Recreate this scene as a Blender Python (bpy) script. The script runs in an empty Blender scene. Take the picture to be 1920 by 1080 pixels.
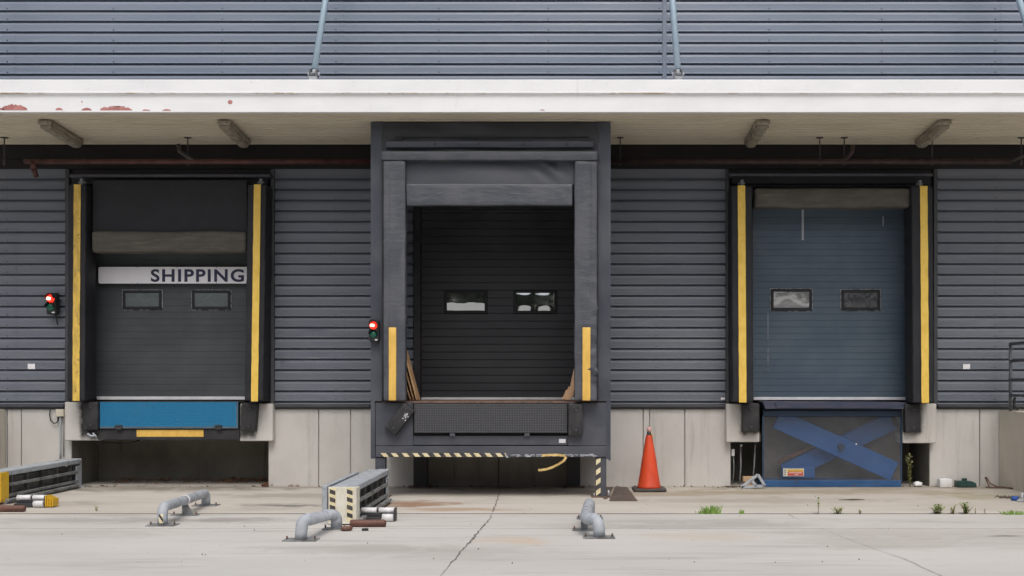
import bpy, bmesh, math, random
from mathutils import Vector, noise, Matrix
R = math.radians
sc = bpy.context.scene
C = sc.collection
random.seed(7)

# ------------------------------------------------------------------ measured camera
D0, F, VX, VY, CH = 16.0, 2000.0, 1050.0, 715.0, 1.576     # wall distance, focal (px), vanishing point, eye height
def PX(x, Y=0.0): return (x - VX) * (D0 + Y) / F
def PZ(y, Y=0.0): return CH + (VY - y) * (D0 + Y) / F
def GY(y): return CH * F / (y - VY) - D0                   # ground point of a photo row
def G(x, y):
    Y = GY(y); return (PX(x, Y), Y)

# ------------------------------------------------------------------ materials
def nt(name):
    m = bpy.data.materials.new(name); m.use_nodes = True
    t = m.node_tree; t.nodes.clear()
    o = t.nodes.new('ShaderNodeOutputMaterial'); b = t.nodes.new('ShaderNodeBsdfPrincipled')
    t.links.new(b.outputs[0], o.inputs[0])
    return m, t, b
def N(t, kind, **kw):
    n = t.nodes.new(kind)
    for k, v in kw.items():
        if hasattr(n, k): setattr(n, k, v)
    return n
def coords(t, scale, rot=(0, 0, 0)):
    tc = N(t, 'ShaderNodeTexCoord'); mp = N(t, 'ShaderNodeMapping')
    mp.inputs['Scale'].default_value = scale; mp.inputs['Rotation'].default_value = rot
    t.links.new(tc.outputs['Object'], mp.inputs[0]); return mp.outputs[0]
def noisetex(t, scale, detail=5, rough=.6, dist=0.0):
    n = N(t, 'ShaderNodeTexNoise'); n.inputs['Scale'].default_value = 1.0
    n.inputs['Detail'].default_value = detail; n.inputs['Roughness'].default_value = rough
    n.inputs['Distortion'].default_value = dist
    t.links.new(coords(t, scale), n.inputs['Vector']); return n.outputs['Fac']
def remap(t, s, a, b, lo=0.0, hi=1.0):
    n = N(t, 'ShaderNodeMapRange'); n.interpolation_type = 'SMOOTHSTEP'
    n.inputs[1].default_value = a; n.inputs[2].default_value = b
    n.inputs[3].default_value = lo; n.inputs[4].default_value = hi
    t.links.new(s, n.inputs[0]); return n.outputs[0]
def mixc(t, fac, a, b):
    n = N(t, 'ShaderNodeMix'); n.data_type = 'RGBA'
    for i, s in ((0, fac), (6, a), (7, b)):
        if isinstance(s, (int, float)): n.inputs[i].default_value = s
        elif isinstance(s, tuple): n.inputs[i].default_value = (*s, 1)
        else: t.links.new(s, n.inputs[i])
    return n.outputs[2]
def mth(t, op, a, b=None):
    n = N(t, 'ShaderNodeMath'); n.operation = op
    for i, s in enumerate((a, b)):
        if s is None: continue
        if isinstance(s, (int, float)): n.inputs[i].default_value = s
        else: t.links.new(s, n.inputs[i])
    return n.outputs[0]
def bumpit(t, b, h, strength, dist=.01):
    n = N(t, 'ShaderNodeBump'); n.inputs['Strength'].default_value = strength; n.inputs['Distance'].default_value = dist
    t.links.new(h, n.inputs['Height']); t.links.new(n.outputs[0], b.inputs['Normal'])
def M(name, c1, c2=None, sc_=(2, 2, 2), rough=.6, metal=0.0, bump=0.0, bsc=(40, 40, 40), band=(.38, .66), spec=.5,
      dirt=None, dsc=(3, 3, 3), dband=(.58, .72), rvar=.12):
    m, t, b = nt(name)
    col = c1
    n1 = noisetex(t, sc_)
    if c2: col = mixc(t, remap(t, n1, *band), c1, c2)
    if dirt:
        n2 = noisetex(t, dsc, 8, .65)
        col = mixc(t, remap(t, n2, *dband), col, dirt)
    if isinstance(col, tuple): b.inputs['Base Color'].default_value = (*col, 1)
    else: t.links.new(col, b.inputs['Base Color'])
    t.links.new(remap(t, n1, .3, .7, max(.03, rough - rvar), min(1, rough + rvar)), b.inputs['Roughness'])
    b.inputs['Metallic'].default_value = metal; b.inputs['Specular IOR Level'].default_value = spec
    if bump: bumpit(t, b, noisetex(t, bsc, 4, .6), bump)
    return m
def emit(name, col, s):
    m, t, b = nt(name)
    b.inputs['Base Color'].default_value = (*col, 1); b.inputs['Emission Color'].default_value = (*col, 1)
    b.inputs['Emission Strength'].default_value = s; b.inputs['Roughness'].default_value = .25
    return m

def cladding_mat(name, c1, c2, streak):
    m, t, b = nt(name)
    n1 = noisetex(t, (.35, 1, 1.2), 4, .55)
    col = mixc(t, remap(t, n1, .35, .68), c1, c2)
    n0 = noisetex(t, (.16, 1, 6.3), 2, .5)                 # sheet to sheet tone
    col = mixc(t, remap(t, n0, .3, .7, 0, .35), col, tuple(x * .74 for x in c1))
    n2 = noisetex(t, (1.1, 1, 26), 5, .6)                  # thin streaks of wiped dirt along the ribs
    col = mixc(t, remap(t, n2, .56, .74, 0, .45), col, streak)
    n3 = noisetex(t, (9, 9, 9), 8, .7)
    col = mixc(t, remap(t, n3, .66, .8, 0, .3), col, (.3, .28, .25))
    t.links.new(col, b.inputs['Base Color'])
    t.links.new(remap(t, n2, .3, .7, .34, .52), b.inputs['Roughness'])
    b.inputs['Metallic'].default_value = .0; b.inputs['Specular IOR Level'].default_value = .5
    bumpit(t, b, noisetex(t, (1.1, 1, 2.6), 3, .55), .5, .02)
    return m

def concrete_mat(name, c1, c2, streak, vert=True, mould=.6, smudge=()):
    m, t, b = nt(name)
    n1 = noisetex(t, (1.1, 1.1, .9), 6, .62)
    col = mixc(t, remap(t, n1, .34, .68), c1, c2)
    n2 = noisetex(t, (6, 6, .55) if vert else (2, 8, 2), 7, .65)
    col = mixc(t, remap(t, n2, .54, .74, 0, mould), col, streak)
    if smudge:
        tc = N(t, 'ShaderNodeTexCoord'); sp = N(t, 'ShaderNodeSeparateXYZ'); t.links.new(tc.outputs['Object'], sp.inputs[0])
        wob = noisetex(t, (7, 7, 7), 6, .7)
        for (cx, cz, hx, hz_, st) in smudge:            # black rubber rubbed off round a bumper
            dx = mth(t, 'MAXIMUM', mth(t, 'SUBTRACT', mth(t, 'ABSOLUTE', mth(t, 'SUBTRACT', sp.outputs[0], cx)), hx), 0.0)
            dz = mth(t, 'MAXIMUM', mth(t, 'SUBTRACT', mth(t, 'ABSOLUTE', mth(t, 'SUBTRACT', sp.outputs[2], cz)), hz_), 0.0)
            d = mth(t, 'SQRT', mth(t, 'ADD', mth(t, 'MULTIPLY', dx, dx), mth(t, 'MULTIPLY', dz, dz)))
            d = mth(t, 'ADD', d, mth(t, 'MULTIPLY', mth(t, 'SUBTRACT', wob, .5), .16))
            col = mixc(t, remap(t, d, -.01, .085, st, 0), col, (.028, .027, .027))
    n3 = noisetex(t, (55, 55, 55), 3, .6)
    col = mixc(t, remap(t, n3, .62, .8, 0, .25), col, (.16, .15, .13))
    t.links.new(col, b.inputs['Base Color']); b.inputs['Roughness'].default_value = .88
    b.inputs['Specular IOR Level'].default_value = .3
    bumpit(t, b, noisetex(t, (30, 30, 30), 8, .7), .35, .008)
    return m

def slab_mat(name, blobs, c1, c2):
    m, t, b = nt(name)
    n1 = noisetex(t, (.22, .5, 1), 7, .62)
    col = mixc(t, remap(t, n1, .33, .68), c1, c2)
    n2 = noisetex(t, (.35, 3.0, 1), 8, .68)
    col = mixc(t, remap(t, n2, .50, .74, 0, .6), col, (.29, .27, .245))
    n2b = noisetex(t, (.8, 1.6, 1), 7, .7, .6)
    col = mixc(t, remap(t, n2b, .60, .74, 0, .42), col, (.33, .285, .22))
    n4 = noisetex(t, (1.7, 4.5, 1), 9, .72)
    col = mixc(t, remap(t, n4, .60, .72, 0, .4), col, (.58, .56, .53))
    tc = N(t, 'ShaderNodeTexCoord'); sp = N(t, 'ShaderNodeSeparateXYZ'); t.links.new(tc.outputs['Object'], sp.inputs[0])
    wob = noisetex(t, (1.6, 2.6, 1), 7, .7, .8)
    for (cx, cy, rx, ry, c, s) in blobs:
        dx = mth(t, 'MULTIPLY', mth(t, 'SUBTRACT', sp.outputs[0], cx), 1 / rx)
        dy = mth(t, 'MULTIPLY', mth(t, 'SUBTRACT', sp.outputs[1], cy), 1 / ry)
        d = mth(t, 'SQRT', mth(t, 'ADD', mth(t, 'MULTIPLY', dx, dx), mth(t, 'MULTIPLY', dy, dy)))
        d = mth(t, 'ADD', d, mth(t, 'MULTIPLY', mth(t, 'SUBTRACT', wob, .5), 2.6))
        col = mixc(t, remap(t, d, .25, 1.05, s, 0), col, c)
    n3 = noisetex(t, (70, 70, 1), 4, .7)
    col = mixc(t, remap(t, n3, .6, .8, 0, .3), col, (.2, .19, .17))
    n5 = noisetex(t, (11, 11, 1), 2, .5)
    col = mixc(t, remap(t, n5, .735, .76, 0, .6), col, (.13, .12, .1))
    t.links.new(col, b.inputs['Base Color']); b.inputs['Roughness'].default_value = .85
    b.inputs['Specular IOR Level'].default_value = .3
    bumpit(t, b, noisetex(t, (18, 18, 18), 8, .75), .3, .008)
    return m

def checker_mat(name, base, worn, wband):
    m, t, b = nt(name)
    tc = N(t, 'ShaderNodeTexCoord'); sp = N(t, 'ShaderNodeSeparateXYZ'); t.links.new(tc.outputs['Object'], sp.inputs[0])
    k = 2 * math.pi / .066
    u = mth(t, 'SINE', mth(t, 'MULTIPLY', mth(t, 'ADD', sp.outputs[0], sp.outputs[2]), k))
    v = mth(t, 'SINE', mth(t, 'MULTIPLY', mth(t, 'SUBTRACT', sp.outputs[0], sp.outputs[2]), k))
    h = remap(t, mth(t, 'MULTIPLY', u, v), .05, .5)
    n1 = noisetex(t, (2.2, 2, 5), 7, .68)
    wear = mth(t, 'MAXIMUM', remap(t, n1, *wband), mth(t, 'MULTIPLY', h, .33))
    col = mixc(t, wear, base, worn)
    n2 = noisetex(t, (5, 5, 9), 6, .7)
    col = mixc(t, remap(t, n2, .62, .74, 0, .6), col, (.05, .045, .045))
    t.links.new(col, b.inputs['Base Color']); b.inputs['Roughness'].default_value = .5
    bumpit(t, b, h, .9, .006)
    return m

def white_mat():
    m, t, b = nt('white paint')
    n1 = noisetex(t, (1, 3, 3), 5, .6)
    col = mixc(t, remap(t, n1, .36, .68), (.87, .88, .89), (.81, .82, .835))
    n2 = noisetex(t, (7, 4, 1.0), 6, .65)
    col = mixc(t, remap(t, n2, .58, .78, 0, .35), col, (.60, .59, .55))
    tc = N(t, 'ShaderNodeTexCoord'); sp = N(t, 'ShaderNodeSeparateXYZ'); t.links.new(tc.outputs['Object'], sp.inputs[0])
    d = mth(t, 'ABSOLUTE', mth(t, 'SUBTRACT', sp.outputs[2], PZ(176, -2.0) - 5.112))
    n3 = noisetex(t, (1.3, 1, 1), 8, .75)
    band = mth(t, 'MULTIPLY', remap(t, d, .004, .016, 1, 0), remap(t, n3, .48, .66, .12, .85))
    col = mixc(t, band, col, (.40, .29, .17))
    n4 = noisetex(t, (16, 16, 16), 3, .6)
    col = mixc(t, remap(t, n4, .70, .76, 0, .5), col, (.42, .40, .36))
    t.links.new(col, b.inputs['Base Color']); b.inputs['Roughness'].default_value = .45
    bumpit(t, b, noisetex(t, (.9, 1, 2), 3, .5), .2, .01)
    return m
MT = {}
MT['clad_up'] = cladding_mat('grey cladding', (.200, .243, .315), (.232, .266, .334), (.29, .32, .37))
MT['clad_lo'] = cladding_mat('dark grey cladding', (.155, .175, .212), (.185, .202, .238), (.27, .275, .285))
MT['trim'] = M('trim steel', (.058, .060, .068), (.075, .078, .086), (2, 2, 2), .5, bump=.1)
MT['screw'] = M('screw heads', (.08, .085, .10), (.11, .115, .13), (9, 9, 9), .5)
MT['white'] = white_mat()
MT['flash'] = M('black flashing', (.010, .010, .011), (.018, .017, .016), (2, 2, 2), .6, spec=.3)
MT['soffit'] = M('cream liner sheet', (.66, .60, .475), (.585, .525, .41), (.6, 2, 2), .6, dirt=(.34, .29, .205), dsc=(1.2, 5, 5), dband=(.6, .8))
MT['primer'] = M('red primer', (.50, .215, .195), (.38, .155, .14), (9, 9, 9), .8)
MT['plinth'] = concrete_mat('plinth concrete', (.62, .605, .575), (.55, .535, .505), (.31, .295, .265), mould=.5)
MT['under'] = concrete_mat('shade-painted plinth concrete', (.33, .315, .275), (.23, .22, .19), (.10, .095, .08), mould=.7)  # plinth concrete darkened to paint in the shade below the platform
MT['corbel'] = concrete_mat('corbel concrete', (.64, .625, .59), (.55, .53, .49), (.28, .26, .235), mould=.6, smudge=[(PX(169, -.13), PZ(784, -.13), .11, .26, .97), (PX(463, -.13), PZ(790, -.13), .09, .2, .8), (PX(1410, -.13), PZ(778, -.13), .12, .24, .93), (PX(1710, -.13), PZ(778, -.13), .11, .24, .93)])
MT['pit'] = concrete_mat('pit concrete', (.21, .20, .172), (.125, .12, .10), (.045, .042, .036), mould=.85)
MT['ramp'] = concrete_mat('ramp concrete', (.64, .60, .525), (.55, .515, .44), (.29, .26, .19))
MT['black'] = M('black rubber', (.022, .022, .024), (.04, .04, .042), (6, 6, 6), .62, bump=.3, bsc=(30, 30, 30), dirt=(.11, .105, .10), dsc=(12, 12, 12), dband=(.62, .75))
MT['fabric'] = M('black coated fabric', (.022, .023, .027), (.031, .032, .037), (3, 3, 3), .6, bump=.3, bsc=(14, 14, 20), spec=.3)
MT['fabric2'] = M('slate coated fabric', (.066, .073, .088), (.090, .096, .112), (3, 3, 1.5), .5, bump=.9, bsc=(6, 6, 16), dirt=(.145, .147, .155), dsc=(4, 4, 9), dband=(.60, .8))
MT['header'] = M('header fabric with painted shade', (.034, .036, .042), (.05, .052, .06), (2, 2, 2), .5, bump=.3, bsc=(5, 5, 9))  # darker than the shell: canopy shade painted into the header colour
MT['fabric3'] = M('dark slate fabric', (.048, .054, .068), (.062, .068, .083), (2, 2, 2), .5, bump=.2, bsc=(8, 8, 8))
MT['shell'] = M('slate shelter sheet', (.056, .063, .082), (.082, .089, .108), (1.5, 1.5, 1.2), .45, bump=.15, bsc=(5, 5, 5), dirt=(.12, .125, .13), dsc=(3, 3, 8), dband=(.6, .8))
MT['olive'] = M('grimy grey fabric', (.075, .07, .058), (.11, .10, .085), (3, 3, 14), .75, bump=.3, bsc=(20, 20, 30), dirt=(.16, .14, .11), dsc=(1.5, 2, 10), dband=(.56, .75))
MT['yellow'] = M('worn yellow vinyl', (.90, .62, .12), (.80, .53, .085), (8, 8, 5), .55, bump=.4, bsc=(18, 18, 40), dirt=(.46, .30, .06), dsc=(14, 14, 9), dband=(.62, .82))
MT['yellow_dirty'] = M('grimy yellow vinyl', (.84, .57, .11), (.56, .37, .08), (10, 10, 4), .6, bump=.4, bsc=(18, 18, 40), dirt=(.15, .10, .05), dsc=(12, 12, 8), dband=(.57, .72))
MT['yellow_pale'] = M('fresh yellow vinyl', (.83, .53, .12), (.72, .44, .09), (8, 8, 3), .5, bump=.2, bsc=(20, 20, 20), dirt=(.45, .27, .06), dsc=(20, 20, 5), dband=(.6, .8))
MT['door_l'] = M('charcoal door steel', (.060, .069, .075), (.078, .089, .095), (1.2, 1, 1.6), .48, bump=.05, bsc=(2, 2, 60), dirt=(.105, .098, .09), dsc=(1.5, 2, 22), dband=(.6, .8), spec=.4, rvar=.05)
MT['door_m'] = M('black door steel', (.042, .044, .05), (.053, .056, .062), (1, 1, 1.5), .45, bump=.06, bsc=(2, 2, 30), spec=.4)
MT['door_r'] = M('slate blue door steel', (.068, .102, .140), (.088, .122, .160), (1.2, 1, 1.6), .46, bump=.05, bsc=(2, 2, 60), dirt=(.15, .18, .205), dsc=(1, 1, 25), dband=(.58, .8), rvar=.05)
MT['seal'] = M('white aluminium strip', (.80, .80, .82), (.68, .68, .70), (4, 4, 4), .35)
MT['checker_blue'] = checker_mat('blue checker plate', (.001, .175, .37), (.10, .20, .26), (.56, .82))
MT['checker_grey'] = checker_mat('grey checker plate', (.05, .052, .06), (.17, .165, .16), (.60, .82))
MT['steel_dark'] = M('dark painted steel', (.026, .026, .030), (.04, .038, .042), (4, 4, 4), .5, bump=.15, dirt=(.11, .075, .06), dsc=(4, 4, 7), dband=(.66, .78))
MT['steel_slate'] = M('slate painted steel', (.066, .072, .09), (.085, .09, .108), (2.5, 2.5, 4), .45, bump=.1, bsc=(10, 10, 10), dirt=(.17, .13, .11), dsc=(3, 3, 6), dband=(.68, .8))
MT['galv'] = M('galvanised steel', (.42, .455, .49), (.33, .36, .395), (9, 9, 9), .6, metal=0.0, bump=.12, bsc=(25, 25, 25), dirt=(.20, .18, .155), dsc=(9, 9, 9), dband=(.55, .72))
MT['galv_dirty'] = M('weathered galvanised steel', (.27, .28, .28), (.16, .165, .165), (5, 5, 5), .6, metal=.1, bump=.15, dirt=(.08, .07, .06), dsc=(4, 4, 8), dband=(.5, .7))
MT['galv_dark'] = M('shade-darkened steel web', (.07, .068, .065), (.13, .125, .115), (6, 6, 6), .7, dirt=(.03, .028, .026), dsc=(5, 5, 9), dband=(.5, .68))  # web steel coloured dark, painting the shade of the guide's recess
MT['rod'] = M('blue grey rod paint', (.29, .40, .48), (.33, .43, .51), (3, 3, 3), .45)
MT['rust'] = M('rusty steel', (.18, .11, .08), (.11, .075, .06), (10, 10, 10), .8, bump=.4)
MT['rust_light'] = M('light rust', (.42, .24, .12), (.30, .20, .13), (12, 12, 12), .8)
MT['rust_brown'] = M('brown roller', (.155, .068, .047), (.11, .05, .037), (8, 8, 8), .55, dirt=(.06, .035, .028), dsc=(14, 14, 14), dband=(.56, .72))
MT['cream'] = M('cream marking', (.80, .72, .47), (.70, .60, .36), (14, 14, 14), .6, dirt=(.40, .32, .18), dsc=(20, 20, 20), dband=(.62, .75))
MT['markblack'] = M('black marking', (.045, .043, .045), (.08, .075, .075), (14, 14, 14), .6)
MT['platewhite'] = M('dirty white paint', (.74, .72, .63), (.62, .58, .46), (6, 6, 6), .6, dirt=(.36, .28, .15), dsc=(9, 9, 9), dband=(.6, .75))
MT['plateyellow'] = M('chipped yellow paint', (.75, .47, .02), (.62, .36, .02), (8, 8, 8), .5, dirt=(.20, .10, .05), dsc=(11, 11, 11), dband=(.58, .7))
MT['pipe'] = M('dull red pipe paint', (.095, .032, .026), (.06, .024, .022), (6, 6, 6), .6)
MT['pipe_dark'] = M('dark red pipe paint', (.045, .022, .020), (.03, .017, .016), (6, 6, 6), .65)
MT['thread'] = M('dark steel rod', (.04, .038, .036), (.06, .055, .05), (9, 9, 9), .6)
MT['lampbody'] = M('grimy grey plastic', (.34, .30, .235), (.25, .22, .17), (5, 5, 5), .6, dirt=(.12, .10, .07), dsc=(7, 7, 7), dband=(.5, .7))
MT['diffuser'] = M('grimy clear diffuser', (.36, .33, .27), (.28, .25, .19), (4, 9, 4), .35, dirt=(.14, .12, .09), dsc=(6, 6, 6), dband=(.55, .72))
MT['signwhite'] = M('white sign board', (.88, .87, .90), (.83, .82, .85), (2, 2, 2), .4)
MT['navy'] = M('navy lettering', (.026, .028, .07), (.034, .036, .085), (5, 5, 5), .4)
MT['worn'] = M('bare worn steel', (.13, .15, .165), (.085, .12, .15), (6, 6, 6), .5, dirt=(.12, .08, .06), dsc=(9, 9, 9), dband=(.58, .7))
MT['lift_blue'] = M('lift blue paint', (.02, .13, .42), (.03, .16, .46), (3, 3, 3), .5, dirt=(.10, .11, .16), dsc=(5, 5, 5), dband=(.66, .8))
MT['lift_base'] = M('dull blue paint', (.018, .075, .20), (.03, .10, .24), (3, 3, 9), .55, dirt=(.06, .07, .10), dsc=(5, 5, 9), dband=(.58, .74))
MT['lift_dark'] = M('dark blue steel', (.02, .045, .085), (.03, .06, .11), (3, 3, 6), .5)
MT['lift_violet'] = M('worn violet steel', (.045, .056, .10), (.07, .07, .10), (2, 2, 9), .45, dirt=(.13, .115, .11), dsc=(3, 3, 12), dband=(.60, .76))
MT['cone'] = M('orange cone plastic', (.72, .085, .028), (.60, .062, .022), (5, 5, 2.5), .42, dirt=(.36, .12, .085), dsc=(7, 7, 4), dband=(.56, .70))
MT['conetip'] = M('pink white rag', (.70, .47, .44), (.62, .30, .27), (20, 20, 20), .6)
MT['rubberbase'] = M('dusty black rubber', (.05, .047, .044), (.085, .08, .075), (7, 7, 7), .8)
MT['plate_brown'] = M('brown steel plate', (.085, .062, .05), (.115, .085, .07), (5, 5, 5), .55, bump=.15)
MT['ply'] = M('plywood edge', (.52, .33, .17), (.34, .20, .10), (3, 3, 3), .7, dirt=(.12, .07, .04), dsc=(9, 9, 2), dband=(.60, .74))
MT['wood_pale'] = M('fresh split wood', (.66, .43, .26), (.52, .33, .18), (20, 20, 3), .7, bump=.3)
MT['wood_block'] = M('sawn wood', (.55, .38, .23), (.46, .31, .18), (6, 6, 30), .7)
MT['cable'] = M('black cable', (.02, .02, .02), (.035, .035, .035), (9, 9, 9), .5)
MT['plastic_cream'] = M('cream plastic', (.66, .62, .50), (.58, .54, .43), (9, 9, 9), .5)
MT['plastic_white'] = M('white plastic', (.78, .79, .80), (.68, .68, .68), (9, 9, 9), .4)
MT['green_box'] = M('dark green plastic', (.018, .055, .05), (.03, .075, .065), (9, 9, 9), .35)
MT['blue_rag'] = M('blue plastic scrap', (.02, .10, .42), (.015, .07, .3), (9, 9, 9), .5)
MT['handrail'] = M('slate handrail paint', (.09, .10, .12), (.115, .125, .14), (5, 5, 5), .45)
MT['grass'] = M('grass blades', (.15, .28, .045), (.24, .38, .075), (30, 30, 30), .6)
MT['weed'] = M('weed leaves', (.15, .28, .06), (.28, .40, .10), (30, 30, 30), .55)
MT['stalk'] = M('dry stalk', (.34, .28, .10), (.22, .22, .08), (30, 30, 30), .7)
MT['paleleaf'] = M('pale yellow leaves', (.46, .46, .24), (.30, .34, .14), (30, 30, 30), .6)
MT['litter'] = M('dead leaves', (.34, .16, .08), (.17, .085, .045), (25, 25, 25), .8)
MT['dirt'] = M('dark debris', (.06, .048, .038), (.11, .085, .06), (20, 20, 20), .9)
MT['foliage'] = M('tree foliage', (.030, .052, .020), (.05, .08, .03), (2, 2, 2), .7)
MT['crack'] = M('crack dirt', (.12, .11, .10), (.20, .185, .165), (12, 12, 12), .95)
MT['red_lens'] = emit('lit red lens', (1.0, .03, .015), 1.3)
MT['red_core'] = emit('red lamp filament', (1.0, .35, .25), 4.0)
MT['green_lens'] = M('green lens', (.005, .085, .05), (.01, .12, .07), (20, 20, 20), .15)
MT['warn_yellow'] = M('label yellow', (.62, .38, .07), (.55, .33, .07), (9, 9, 9), .5)
MT['warn_red'] = M('label red', (.55, .085, .06), (.5, .08, .06), (9, 9, 9), .5)
MT['tape'] = M('yellow torn tape', (.68, .50, .20), (.52, .36, .13), (9, 9, 9), .5)
def pane(name, col, rough, spec=.6, haze_or_sheen=None, ns=(7, 7, 9), dist=1.2, metal=0):
    m, t, b = nt(name)
    n = noisetex(t, ns, 4, .55, dist); b.inputs['Metallic'].default_value = metal
    if haze_or_sheen: t.links.new(mixc(t, remap(t, n, .42, .66), col, haze_or_sheen), b.inputs['Base Color'])
    else: b.inputs['Base Color'].default_value = (*col, 1)
    t.links.new(remap(t, n, .35, .65, rough, rough * 2 + .02), b.inputs['Roughness'])
    b.inputs['Specular IOR Level'].default_value = spec; b.inputs['IOR'].default_value = 1.6
    return m
MT['pane_clear'] = pane('mirror tinted window plastic', (.50, .53, .54), .03, .5, metal=.95)
MT['pane_dull'] = pane('hazed window plastic', (.10, .125, .13), .3, .5, (.135, .165, .165))
MT['pane_swirl'] = pane('window plastic with painted swirl reflection', (.20, .205, .21), .14, 1.0, (.50, .51, .52), (2.2, 2, 4), 2.5)  # pale swirl in the base colour stands in for a reflection
MT['pane_dark'] = pane('dark window plastic', (.05, .055, .062), .2, .6, (.095, .10, .11))
def screen_mat():
    m, t, b = nt('woven mesh screen')
    b.inputs['Base Color'].default_value = (.12, .13, .145, 1); b.inputs['Roughness'].default_value = .7
    tc = N(t, 'ShaderNodeTexCoord'); sp = N(t, 'ShaderNodeSeparateXYZ'); t.links.new(tc.outputs['Object'], sp.inputs[0])
    w = mth(t, 'SINE', mth(t, 'MULTIPLY', sp.outputs[2], 2 * math.pi / .034))
    n = noisetex(t, (1.5, 1, 3), 4, .6)
    op = mth(t, 'ADD', remap(t, w, -.8, .9, .30, .40), remap(t, n, .35, .65, -.03, .06))
    tr = N(t, 'ShaderNodeBsdfTransparent'); mx = N(t, 'ShaderNodeMixShader')
    t.links.new(op, mx.inputs[0]); t.links.new(tr.outputs[0], mx.inputs[1]); t.links.new(b.outputs[0], mx.inputs[2])
    t.links.new(mx.outputs[0], [x for x in t.nodes if x.type == 'OUTPUT_MATERIAL'][0].inputs[0])
    return m
MT['screen'] = screen_mat()
MT['screen_back'] = M('grimy grey back panel', (.22, .20, .175), (.16, .145, .125), (2, 2, 2), .8)

# ------------------------------------------------------------------ object helpers
def tag(o, label=None, cat=None, group=None, kind=None):
    if label: o['label'] = label
    if cat: o['category'] = cat
    if group: o['group'] = group
    if kind: o['kind'] = kind
    return o
def thing(name, loc, label, cat, group=None):
    o = bpy.data.objects.new(name, None); o.empty_display_size = .1; C.objects.link(o); o.location = loc
    return tag(o, label, cat, group)
def rootloc(o):
    p = Vector((0, 0, 0))
    while o is not None: p += o.location; o = o.parent
    return p
def dup(o, parent=None):
    c = o.copy(); C.objects.link(c)
    if parent is not None: c.parent = parent
    for ch in list(o.children): dup(ch, c)
    return c

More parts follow.
